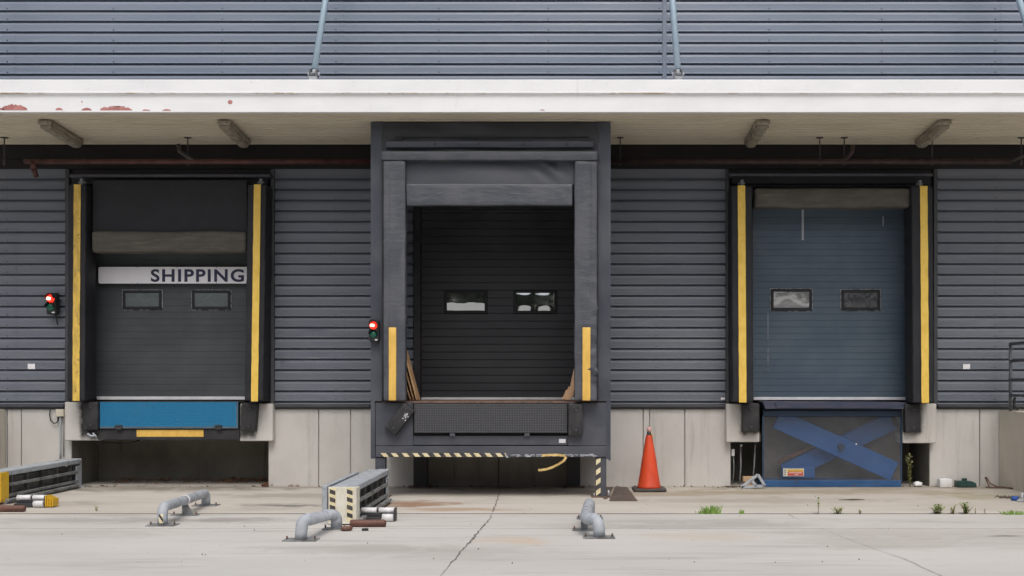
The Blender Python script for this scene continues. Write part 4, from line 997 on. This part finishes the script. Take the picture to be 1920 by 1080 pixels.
def rollers(dx, dy, label_r, label_w, yellow):
    yb = GY(988); xa, xb = PX(657, yb) + dx, PX(724, yb) + dx; yb += dy
    t = MB(); r = .04
    t.tube([(xa, yb, r), (xa + .015, yb, r), (xb - .03, yb, r), (xb - .012, yb, r), (xb, yb, r)], [.034, r, r, r * .9, r * .55], 18)
    o = t.build('roller', 'rust_brown', None, 0, 1, ((xa + xb) / 2, yb, 0)); tag(o, label_r, 'roller', 'rusty brown rollers')
    Y2 = GY(976); xa, xb = PX(678, Y2) + dx, PX(741, Y2) + dx; Y2 += dy
    p = thing('roller_pair', ((xa + xb) / 2, Y2, 0), label_w, 'rollers', 'white roller frames')
    xm = (xa + xb) / 2 - .005
    MB().tube([(xa, Y2, .115), (xm - .012, Y2, .115)], .034, 16).build('white_tube', 'plastic_white', p)
    MB().tube([(xm + .012, Y2, .115), (xb, Y2, .115)], .034, 16).build('white_tube', 'plastic_white', p)
    MB().tube([(xb - .13, Y2 - .09, .046), (xb - .005, Y2 - .09, .046)], .042, 16).build('white_tube', 'plastic_white', p)
    MB().tube([(xm - .014, Y2, .115), (xm + .014, Y2, .115)], .026, 12).box(xa + .01, xb, Y2 - .05, Y2 + .03, .03, .078).box(xa, xb - .15, Y2 - .10, Y2 - .06, .008, .05).box(xb + .001, xb + .014, Y2 - .11, Y2 + .04, .006, .15).build('frame', 'steel_dark', p, .003)
    if yellow:
        e = MB()
        for k in range(4): e.box(xb + .016 + .028 * k, xb + .034 + .028 * k, Y2 - .12, Y2 + .04, .008 + .004 * (k % 2), .15 - .012 * k)
        e.build('spring_pack', 'plateyellow', p, .006)
rollers(0, 0, 'rusty brown roller lying in front of the chequered wheel guide', 'pair of white tube rollers beside the chequered wheel guide', False)
rollers(-4.57, 1.33, 'rusty brown roller on the ground at the left picture edge', 'pair of white tube rollers with yellow rusty frame near the left picture edge', True)

# ------------------------------------------------------------------ hoop guards
def footplate(mb, x, y, w=.30, d=.2):
    mb.box(x - w / 2, x + w / 2, y - d / 2, y + d / 2, 0, .010, 0)
    for s_ in (-1, 1):
        for q in (0,): mb.tube([(x + s_ * w * .42, y + q * d * .3, .012), (x + s_ * w * .42, y + q * d * .3, .042)], .009, 8, 1)
def arc(p0, p1, p2, n=6):
    p0, p1, p2 = Vector(p0), Vector(p1), Vector(p2)
    return [(p0 * (1 - t) ** 2 + p1 * 2 * t * (1 - t) + p2 * t * t) for t in [i / n for i in range(n + 1)]]
xf, yf_ = G(305, 985); xm, ym = G(347, 966); xb_, yb_ = G(386, 948)
hg = thing('hoop_guard', (xf, yf_, 0), 'long straight galvanised pipe guard with striped front post left of the chequered wheel guide', 'pipe guard', 'galvanised pipe guards on the yard')
r = .055; zt2 = .20; zr2 = .16; zmm = (zt2 + zr2) / 2
path = [Vector((xf, yf_, .01)), Vector((xf, yf_, .08))] + arc((xf, yf_, .12), (xf, yf_, zt2), (xf - .003, yf_ + .08, zt2 - .001)) + [Vector((xm, ym, zmm))] + arc((xb_, yb_ - .08, zr2), (xb_, yb_, zr2), (xb_, yb_, .09)) + [Vector((xb_, yb_, .01))]
MB().tube(path, r, 20).build('pipe', 'galv', hg)
fpm = MB(); footplate(fpm, xf, yf_, .31); footplate(fpm, xb_, yb_, .31); footplate(fpm, xm, ym, .31, .14); split(fpm, 'foot_plate', ['galv_dirty', 'rust'], hg)
MB().tube([(xm - .0, ym - .03, zmm), (xm, ym + .03, zmm)], r + .006, 20).build('collar', 'seal', hg)
MB().box(xm - .035, xm + .035, ym - .01, ym + .01,   .01, zmm - .03).prism([(xm - .0, .012), (xm + .11, .012), (xm + .03, .13)], ym - .005, ym + .005).build('middle_support', 'galv_dirty', hg, .003)
tp = MB(); nseg = 8
for j in range(12):
    z0_, z1_ = .03 + j * .017, .03 + (j + 1) * .017
    for k in range(nseg):
        a0, a1 = -1.57 - .42 + .84 * k / nseg, -1.57 - .42 + .84 * (k + 1) / nseg
        mi = 1 if ((z0_ * 1.0 + (k - 4) * .008) % .105) > .062 else 0
        tp.poly([(xf + (r + .002) * math.cos(a), yf_ + (r + .002) * math.sin(a) + max(0, (z - .125)) * .55, z) for a, z in ((a0, z0_), (a1, z0_), (a1, z1_), (a0, z1_))], mi)
tp.build('hazard_tape', ['cream', 'markblack'], hg)

xf, yf_ = G(570, 1013); xb_, yb_ = G(631, 992)
hg = thing('hoop_guard', (xf, yf_, 0), 'short bent galvanised pipe guard standing before the chequered wheel guide', 'pipe guard', 'galvanised pipe guards on the yard')
path = [Vector((xf - .03, yf_, .005)), Vector((xf - .026, yf_, .09))] + arc((xf - .022, yf_, .125), (xf - .020, yf_ - .01, .215), (xf + .05, yf_ + .06, .200)) + [Vector((xb_ - .07, yb_ - .10, .165))] + arc((xb_ - .05, yb_ - .08, .162), (xb_, yb_, .158), (xb_, yb_, .09)) + [Vector((xb_, yb_, .005))]
MB().tube(path, .060, 20).build('pipe', 'galv', hg)
fpm = MB(); footplate(fpm, xf - .03, yf_, .33); footplate(fpm, xb_ - .02, yb_ + .01, .24); split(fpm, 'foot_plate', ['galv_dirty', 'rust'], hg)

xf, yf_ = G(1121, 1008); xb_, yb_ = PX(1106, 12.2 - 16), 12.2 - 16
hg = thing('hoop_guard', (xf, yf_, 0), 'kinked galvanised pipe guard seen end on in front of the striped platform leg', 'pipe guard', 'galvanised pipe guards on the yard')
path = [Vector((xf + .015, yf_, .005)), Vector((xf + .010, yf_, .09))] + arc((xf + .006, yf_, .12), (xf - .005, yf_ + .01, .20), (xf - .085, yf_ + .09, .178)) + arc((xf - .10, yf_ + .12, .175), (xf - .125, yf_ + .2, .172), (xf - .115, yf_ + .35, .178), 4) + [Vector((xb_ - .02, yb_ - .25, .19))] + arc((xb_ - .01, yb_ - .12, .19), (xb_, yb_ + .02, .19), (xb_, yb_ + .03, .09)) + [Vector((xb_, yb_ + .03, .005))]
MB().tube(path, .060, 20).build('pipe', 'galv', hg)
fpm = MB(); footplate(fpm, xf + .01, yf_, .32); footplate(fpm, xf - .12, yf_ + .55, .26); footplate(fpm, xb_, yb_ + .06, .3); split(fpm, 'foot_plate', ['galv_dirty', 'rust'], hg)
MB().box(xf - .16, xf - .09, yf_ + .54, yf_ + .57, .01, .15).build('middle_support', 'galv_dirty', hg, .003)

# ------------------------------------------------------------------ traffic cone
xc, yc = PX(1217, -.62), -.62
cnn = thing('traffic_cone', (xc, yc, 0), 'tall orange traffic cone standing against the concrete plinth', 'traffic cone')
MB().soft(xc - .235, xc + .235, yc - .235, yc + .235, .0, .045, .02, .1, .006, (6, 6, 6), 2).build('base', 'rubberbase', cnn)
MB().lathe(xc, yc, [(.175, .035), (.172, .07), (.160, .10), (.135, .25), (.105, .45), (.075, .62), (.046, .79), (.044, .80), (.035, .80)], 36).build('body', 'cone', cnn)
MB().lathe(xc, yc, [(.03, .78), (.036, .80), (.034, .83), (.026, .855)], 20).build('neck', 'rubberbase', cnn)
MB().soft(xc - .035, xc + .04, yc - .035, yc + .035, .845, .915, .03, .02, .012, (22, 22, 22), 5).build('rag', 'conetip', cnn)
MB().bar((xc + .02, yc - .03, .86), (xc + .06, yc - .045, .76), .016, .006).build('string', 'tape', cnn)

# brown plates
def flatplate(pts, h, label, mat='plate_brown', name='steel_plate', cat='steel plate', group=None):
    w = [G(*p) for p in pts]; mb = MB(); n = len(w)
    mb.raw([(x, y, .002) for x, y in w] + [(x, y, h) for x, y in w], [tuple(range(n))[::-1], tuple(range(n, 2 * n))] + [(i, (i + 1) % n, n + (i + 1) % n, n + i) for i in range(n)])
    cx, cy = sum(p[0] for p in w) / n, sum(p[1] for p in w) / n
    o = mb.build(name, mat, None, .003, 1, (cx, cy, 0)); return tag(o, label, cat, group)
flatplate([(1142, 940), (1195.5, 940), (1175.5, 914), (1153, 914)], .012, 'wide brown steel plate on the ground beside the striped leg', group='brown steel plates')
flatplate([(1131, 936), (1139, 936), (1150, 914), (1138, 914)], .010, 'narrow brown steel plate behind the striped leg', group='brown steel plates')
flatplate([(1572, 938), (1600, 938.5), (1622, 937.5), (1600, 936)], .006, 'dark flat metal scrap on the apron before the scissor lift', 'dirt', 'metal_scrap', 'scrap')

# ------------------------------------------------------------------ timber in the middle dock
def board(p0, p1, w, th, label, mat, name='board'):
    p0, p1 = Vector(p0), Vector(p1)
    o = MB().bar(p0, p1, th, w, 0, (0, 1, 0)).build(name, mat, None, .002, 1, tuple(p0)); return tag(o, label, 'board', 'plywood boards in the middle dock')
zdk = zd + .001
for i, (xb2, xt2, yt2, lb) in enumerate(((787, 759, 655, 'plywood board leaning inside the middle dock, nearest the door'), (781, 756, 668, 'plywood board leaning inside the middle dock, second from the door'),
                                        (775.5, 752, 685, 'plywood board leaning inside the middle dock, third from the door'), (768, 750, 715, 'shortest plywood board leaning inside the middle dock, nearest the pad'))):
    Yb = -1.05 + i * .05
    board((PX(xb2, Yb) - .02, Yb, zdk + .01), (PX(xt2, Yb), Yb + .02, PZ(yt2, Yb)), .30, .022, lb, 'ply')
Yb = -1.1
pw = MB(); pts = [(1053, 750), (1066, 752), (1075, 745), (1082, 700), (1080, 685), (1076, 694), (1072, 710), (1069, 727), (1066, 726), (1064, 732), (1061, 733), (1058, 741)]
pw.prism([(PX(x, Yb), PZ(y, Yb) + .012) for x, y in pts], Yb, Yb + .035)
tag(pw.build('broken_plank', 'wood_pale', None, .003, 1, (PX(1066, Yb), Yb, zd)), 'splintered pale plank standing inside the middle dock by the right pad', 'plank')

# ------------------------------------------------------------------ small wall items
def label_card(x0, y0, x1, y1, label, cat='label', mat='signwhite', Y=-.016):
    mb = MB().pbox(x0, y0, x1, y1, Y, .008); o = mb.build('wall_label', mat, None, .001, 1, (PX((x0 + x1) / 2, Y), Y, PZ(y1, Y)))
    return tag(o, label, cat, 'small white labels on the wall')
label_card(52, 682, 65.5, 692, 'white label on the ribbed wall below the left signal light')
label_card(1805.5, 682.5, 1819, 692, 'white label on the ribbed wall beside the handrail')
label_card(1351.5, 745.5, 1359, 749.5, 'tiny white label at the bottom corner of the wall right of the cone')
jb = thing('junction_box', (PX(112), -.02, PZ(781)), 'cream junction box with looped cable on the plinth left of the SHIPPING dock', 'junction box')
MB().pbox(104, 767.5, 119, 781, -.06, .08).build('box', 'plastic_cream', jb, .006)
MB().tube([(PX(113, -.03), -.03, PZ(781, -.03) - i * (PZ(781, -.03) - .42) / 6) for i in range(7)], .012, 10).build('conduit', 'galv', jb)
split(MB().tube([(PX(x, -.03), -.03, PZ(y, -.03)) for x, y in ((94, 768), (93, 778), (95, 788), (101, 794), (107, 792), (110, 784))], .009, 8).tube([(PX(109, -.03), -.03, PZ(782, -.03)), (PX(109.5, -.03), -.02, PZ(789, -.03))], .018, 8), 'cable', 'cable', jb)
MB().tube([(PX(119, -.02), -.02, PZ(783)), (PX(119.3, -.02), -.02, .45)], .008, 8).build('thin_pipe', 'galv_dirty', jb)

# ------------------------------------------------------------------ ramp walls and handrail
rw = MB(); xw = PX(1873)
rw.box(xw, xw + .3, -7, .0, -.05, PZ(770)).box(xw + .3, XE, -7, 0, -.05, PZ(770) - .02)
o = rw.build('ramp_wall', 'ramp', None, .012, 2, (xw, -3.5, 0)); tag(o, 'stained concrete ramp wall at the right picture edge', 'wall')
rw = MB(); xw2 = PX(11)
rw.box(-XE, xw2, -2.2, .0, -.05, PZ(767)); o = rw.build('ramp_wall', 'ramp', None, .012, 2, (xw2, -1, 0)); tag(o, 'concrete wall end at the left picture edge behind the wheel guide', 'wall')
hr = thing('handrail', (6.62, -.3, PZ(770)), 'dark slate tubular handrail on the ramp wall at the right picture edge', 'handrail')
zr = PZ(770)
for yy in (-.3, -1.8, -3.3, -4.8): MB().tube([(6.63, yy, zr - .01), (6.63, yy, 2.10)], .024, 12).build('post', 'handrail', hr)
for zz in (2.125, 1.872, 1.60, 1.37): MB().tube([(6.63, -.29, zz), (6.63, -6.2, zz + .03)], .024 if zz > 2.1 else .02, 12).build('rail', 'handrail', hr)
MB().tube([(6.63, -.45, 1.33), (6.60, -.5, 1.30), (6.58, -.55, 1.22), (6.62, -.6, 1.17)], .02, 8).build('chain', 'cable', hr)

# ------------------------------------------------------------------ plants and debris
def blades(x, y, w, h, n, mat, label, name='grass_tuft', cat='grass', seed=1, lean=.5):
    random.seed(seed); mb = MB()
    for i in range(n):
        bx, by = x + random.gauss(0, w * .28), y + random.gauss(0, .02); a = random.uniform(0, 6.28); hh = h * random.uniform(.45, 1.05); bw = random.uniform(.003, .006)
        tip = Vector((bx + math.cos(a) * hh * lean * random.uniform(.2, 1) + (bx - x) * .6, by + math.sin(a) * hh * lean * .5, hh)); mid = Vector((bx, by, 0)).lerp(tip, .55) + Vector((0, 0, hh * .12))
        q = Vector((bw, 0, 0))
        mb.poly([Vector((bx, by, -.01)) - q, Vector((bx, by, -.01)) + q, mid + q * .8, mid - q * .8]); mb.poly([mid - q * .8, mid + q * .8, tip])
    o = mb.build(name, mat, None, 0, 1, (x, y, 0)); return tag(o, label, cat)
def weed(x, y, w, h, n, label, mats=('weed', 'stalk'), seed=1, leaf=.022, name='weed', zmin=.0, group=None):
    random.seed(seed); t = thing(name, (x, y, 0), label, 'weed', group)
    st = MB(); lf_ = MB()
    for i in range(n):
        a = random.uniform(0, 6.28); hh = h * random.uniform(.55, 1.0); sp = w * .5 * random.uniform(.15, 1)
        p0 = Vector((x + random.gauss(0, w * .08), y, -.005)); p1 = Vector((x + math.cos(a) * sp, y + math.sin(a) * sp * .6, hh)); pm_ = p0.lerp(p1, .5) + Vector((0, 0, hh * .08))
        st.tube([p0, pm_, p1], [.004, .003, .002], 5)
        m = max(4, int(hh / leaf * 1.5))
        for k in range(m):
            u = zmin + (1 - zmin) * (k + .5) / m; p = p0.lerp(pm_, u * 2) if u < .5 else pm_.lerp(p1, u * 2 - 1)
            b = random.uniform(0, 6.28); L = leaf * random.uniform(1.0, 2.0); d = Vector((math.cos(b), math.sin(b), random.uniform(-.1, .7))).normalized(); sd = d.cross(Vector((0, 0, 1))).normalized() * L * .33
            lf_.poly([p, p + d * L * .45 + sd, p + d * L * 1.1, p + d * L * .45 - sd])
    st.build('stem', mats[1], t); lf_.build('leaves', mats[0], t)
    return t
yj = GY(963)
blades(PX(1334, yj), yj, .16, .115, 90, 'grass', 'bright green grass tuft in the slab joint right of the cone', seed=3)
blades(PX(1316, yj), yj, .10, .045, 25, 'grass', 'thin low grass sprig just left of the bright grass tuft', seed=4)
blades(PX(1389, yj), yj, .05, .05, 14, 'grass', 'tiny grass sprig in the joint right of the bright grass tuft', seed=5)
blades(PX(1900, GY(965)), GY(965), .22, .06, 70, 'grass', 'low spreading grass clump in the joint at the right picture edge', seed=6, lean=1.0)
weed(PX(1533, yj), yj, .07, .19, 2, 'single tall thin weed in the joint before the scissor lift', seed=2, leaf=.022, zmin=.35)
weed(PX(1571, yj), yj, .22, .085, 12, 'low round weed in the joint before the scissor lift', seed=3, leaf=.022)
weed(PX(1758, yj), yj, .22, .12, 17, 'bushy leafy weed in the joint, left of the pale dried weed', seed=5, leaf=.026)
weed(PX(1787, yj), yj, .15, .11, 9, 'pale dried weed between two bushy green weeds', ('paleleaf', 'stalk'), seed=6, leaf=.015)
weed(PX(1811, yj), yj, .20, .15, 17, 'tallest bushy green weed in the joint near the right edge', seed=7, leaf=.026)
weed(PX(1829, yj), yj, .06, .07, 3, 'small sparse sprig right of the tallest bushy weed', ('paleleaf', 'stalk'), seed=8, leaf=.012)
weed(PX(1847, yj), yj, .06, .06, 3, 'tiny reddish sprig between the bushy weeds and the right grass clump', ('litter', 'stalk'), seed=9, leaf=.012)
weed(PX(1613, yj), yj, .06, .06, 4, 'tiny green sprig in the joint right of the low round weed', seed=10, leaf=.014)
weed(*G(181, 958), .06, .09, 3, 'tiny weed on the bare apron near the left roller frame', ('paleleaf', 'stalk'), seed=11, leaf=.016)
weed(PX(1705, .0), -.03, .10, .56, 4, 'tall yellowing weed growing in the gap right of the scissor lift', ('paleleaf', 'stalk'), seed=12, leaf=.034, zmin=.12)
# leaf litter in the left pit
random.seed(21); mb = MB()
for i in range(420):
    u = random.random()
    x = PX(random.uniform(372, 505) if u < .6 else random.uniform(180, 372) if u < .9 else random.uniform(480, 560)); y = .88 - abs(random.gauss(0, .16)) if u < .85 else random.uniform(-.1, .7)
    if u < .6 and random.random() < .35: x = PX(random.gauss(500, 5)); y = random.uniform(-.1, .6)
    z = .006 + random.random() * .05 * (1 if y > .7 else .15); L = random.uniform(.025, .06); a = random.uniform(0, 6.28); t_ = random.uniform(-.5, .5)
    d = Vector((math.cos(a), math.sin(a), t_)).normalized() * L; e = Vector((-math.sin(a), math.cos(a), random.uniform(-.3, .3))) * L * .45
    p = Vector((x, y, z + .01)); mb.poly([p - d, p + e, p + d, p - e])
tag(mb.build('leaf_litter', 'litter'), 'dead brown leaves gathered in the pit under the SHIPPING dock', 'leaf litter', kind='stuff')
random.seed(22); mb = MB()
for i in range(260):
    u = random.random(); x = PX(random.uniform(140, 1870), -.02); y = -.01 - abs(random.gauss(0, .03)); L = random.uniform(.006, .02)
    if i < 60: x, y = PX(random.gauss(1368, 12)), random.uniform(-.2, -.01)
    if 60 <= i < 110: x, y = random.gauss(PX(1888, -1.6), .07), random.gauss(-1.55, .08); L *= 1.2
    if 110 <= i < 150: x, y = G(random.uniform(100, 1900), random.uniform(925, 1070)); L *= .45
    p = Vector((x, y, .006)); mb.raw([p + Vector((-L, -L * .7, -.005)), p + Vector((L, -L, -.005)), p + Vector((L * .3, L, -.005)), p + Vector((0, 0, L * .9))], [(0, 1, 3), (1, 2, 3), (2, 0, 3)])
tag(mb.build('grit', 'dirt'), 'dark grit and crumbs scattered along the foot of the plinth', 'grit', kind='stuff')

# bits in the right dock gap
br = thing('bracket', (PX(1410, -.35), -.35, 0), 'pale grey triangular metal bracket lying by the left foot of the scissor lift', 'bracket')
b = MB(); Yk = -.35
P = lambda x, y: (PX(x, Yk), Yk, max(.02, PZ(y, Yk)))
for p, q in (((1390, 914), (1421, 890)), ((1421, 890), (1434, 911)), ((1434, 911), (1390, 914)), ((1409, 900), (1418, 912))): b.bar(P(*p), P(*q), .04, .032, 0, (0, 1, 0))
b.build('frame', 'galv', br, .003)
tag(MB().box(PX(1394, -.22), PX(1414, -.22), -.22, -.12, .09, .165).box(PX(1397, -.2), PX(1411, -.2), -.20, -.13, .0, .088).build('wood_block', 'wood_block', None, .004, 1, (PX(1404, -.2), -.2, 0)), 'sawn wooden block behind the triangular bracket', 'wood block')
cb = thing('control_cable', (PX(1389), .1, .6), 'hanging black cables with white plug in the dark gap left of the scissor lift', 'cable')
split(MB().tube([(PX(1388.5, .1), .1, PZ(833, .1)), (PX(1389, .1), .1, .3), (PX(1386, .1), .08, .02)], .014, 8).tube([(PX(1375, .06), .06, PZ(850, .06)), (PX(1376, .06), .06, .3), (PX(1374, .06), .06, .02)], .010, 8).tube([(PX(1416, .1), .1, PZ(832, .1)), (PX(1414, .1), .1, .3), (PX(1411, .1), .1, .05)], .012, 8), 'cable', 'galv_dirty', cb)
MB().lathe(PX(1389.5, .09), .09, [(.010, PZ(838, .09)), (.022, PZ(836, .09)), (.022, PZ(834, .09)), (.01, PZ(833, .09))], 12).build('plug', 'plastic_white', cb)
MB().pbox(1371.5, 842, 1377.5, 855, .03, .03).build('tag', 'plastic_white', cb, .004)
xk, yk = PX(1770, -.06), -.09
tag(MB().soft(PX(1759, yk), PX(1781.5, yk), yk - .08, yk + .06, .0, .125, .012, .05, .004, (8, 8, 8), 3).box(PX(1768, yk), PX(1772, yk), yk - .03, yk + .01, .12, .135).build('white_carton', 'plastic_white', None, 0, 1, (xk, yk, 0)), 'small white carton on the ground against the plinth', 'carton')
gb = thing('lamp_housing', (PX(1811, -.12), -.12, 0), 'dark green plastic fitting lying on the ground right of the white carton', 'fitting')
MB().prism([(PX(1793, -.16), .005), (PX(1830, -.16), .005), (PX(1829, -.16), .065), (PX(1821, -.16), .095), (PX(1793, -.16), .10)], -.20, -.06).build('body', 'green_box', gb, .008)
MB().box(PX(1804.5, -.14), PX(1812.5, -.14), -.16, -.10, .09, .135).build('knob', 'green_box', gb, .006)
ol = MB(); random.seed(5)
ol.soft(PX(1713, -.05), PX(1728, -.05), -.10, -.0, .0, .075, .03, .02, .02, (25, 25, 25), 8)
tag(ol.build('plastic_bag', 'plastic_white', None, 0, 1, (PX(1720, -.05), -.05, 0)), 'crumpled white plastic scrap beside the tall yellowing weed', 'plastic scrap')
tag(MB().tube([(PX(1849, -.1), -.1, .15), (PX(1855, -.12), -.14, .06), (PX(1868, -.2), -.22, .02), (PX(1895, -.4), -.5, .02)], .012, 8).tube([(PX(1848, -.1), -.08, .14), (PX(1851, -.12), -.2, .015), (PX(1842, -.12), -.25, .014), (PX(1858, -.12), -.3, .014), (PX(1880, -.3), -.3, .02)], .010, 8).build('old_hose', 'rust', None, 0, 1, (PX(1860), -.2, 0)), 'tangled brown hose on the ground at the foot of the ramp wall', 'hose')
xb3, yb3 = G(1903, 939)
tag(MB().soft(xb3 - .05, xb3 + .045, yb3 - .04, yb3 + .05, .0, .055, .03, .03, .02, (20, 20, 20), 4).build('plastic_scrap', 'blue_rag', None, 0, 1, (xb3, yb3, 0)), 'crumpled blue plastic scrap on the ground at the right picture edge', 'plastic scrap')
xb4, yb4 = G(1916, 941)
tag(MB().tube([(xb4, yb4, 0), (xb4 + .004, yb4, .12)], .018, 10).soft(xb4 - .06, xb4 + .05, yb4 - .03, yb4 + .03, 0, .03, .012, .03, .01, (20, 20, 20), 1).build('pipe_stub', 'galv', None, 0, 1, (xb4, yb4, 0)), 'short pale pipe stub beside the blue plastic scrap', 'pipe stub')
xb5, yb5 = G(685, 995)
tag(MB().soft(xb5 - .035, xb5 + .03, yb5 - .03, yb5 + .03, 0, .025, .01, .02, .012, (25, 25, 25), 1).build('rubber_scrap', 'cable', None, 0, 1, (xb5, yb5, 0)), 'small black scrap on the yard in front of the brown roller', 'scrap')
xb6, yb6 = G(651, 995)
tag(MB().soft(xb6 - .06, xb6 + .05, yb6 - .05, yb6 + .04, 0, .045, .018, .03, .016, (14, 14, 14), 2).build('broken_brick', 'rust_brown', None, 0, 1, (xb6, yb6, 0)), 'broken reddish lump beside the foot of the short pipe guard', 'brick')

# ------------------------------------------------------------------ wood behind the viewer, mirrored in the door windows
random.seed(31); mb = MB()
for tr_ in range(26):
    cx = -65 + tr_ * 5.2 + random.uniform(-1.5, 1.5); cy = -44 - random.uniform(0, 8); hh = random.uniform(12, 18)
    for i in range(1300):
        u, v, w = random.gauss(0, 1), random.gauss(0, 1), random.random()
        p = Vector((cx + u * 1.5 * (1.2 - w * .7), cy + v * 1.4, .3 + w * hh)); L = random.uniform(.4, .9)
        d = Vector((random.gauss(0, 1), random.gauss(0, 1), random.gauss(0, 1))).normalized(); e = d.orthogonal().normalized()
        mb.poly([p - d * L, p + e * L * .7, p + d * L, p - e * L * .7])
tag(mb.build('woodland', 'foliage'), 'dark green wood across the yard mirrored in the door windows', 'wood', kind='stuff')

# ------------------------------------------------------------------ light
EL, AZ = 58.0, 172.0
w = bpy.data.worlds.new('World'); sc.world = w; w.use_nodes = True
t = w.node_tree; bg = t.nodes['Background']
sky = t.nodes.new('ShaderNodeTexSky'); sky.sky_type = 'NISHITA'; sky.sun_disc = False
sky.sun_elevation = R(EL); sky.sun_rotation = R(AZ); sky.air_density = 1.0; sky.dust_density = 6.0; sky.ozone_density = 1.0
hs = t.nodes.new('ShaderNodeHueSaturation'); hs.inputs['Saturation'].default_value = .68
t.links.new(sky.outputs[0], hs.inputs['Color']); t.links.new(hs.outputs[0], bg.inputs[0]); bg.inputs[1].default_value = .13
sl = bpy.data.lights.new('sun', 'SUN'); sl.energy = .8; sl.angle = R(32); sl.color = (.985, .99, 1.0)
so = bpy.data.objects.new('sun', sl); C.objects.link(so); so.location = (0, -20, 30)
dv = Vector((math.sin(R(AZ)) * math.cos(R(EL)), math.cos(R(AZ)) * math.cos(R(EL)), math.sin(R(EL))))
so.rotation_euler = dv.to_track_quat('Z', 'Y').to_euler()

# ------------------------------------------------------------------ camera
cd = bpy.data.cameras.new('camera'); cd.sensor_width = 36; cd.lens = 36 * F / 1920
cd.shift_x = (960 - VX) / 1920; cd.shift_y = (VY - 540) / 1920; cd.clip_end = 2000
co = bpy.data.objects.new('camera', cd); C.objects.link(co); co.location = (0, -D0, CH); co.rotation_euler = (R(90), 0, 0)
sc.camera = co
sc.view_settings.view_transform = 'Standard'; sc.view_settings.look = 'None'; sc.view_settings.gamma = 1; sc.view_settings.exposure = 0.12
sc.render.resolution_x, sc.render.resolution_y = 1024, 576
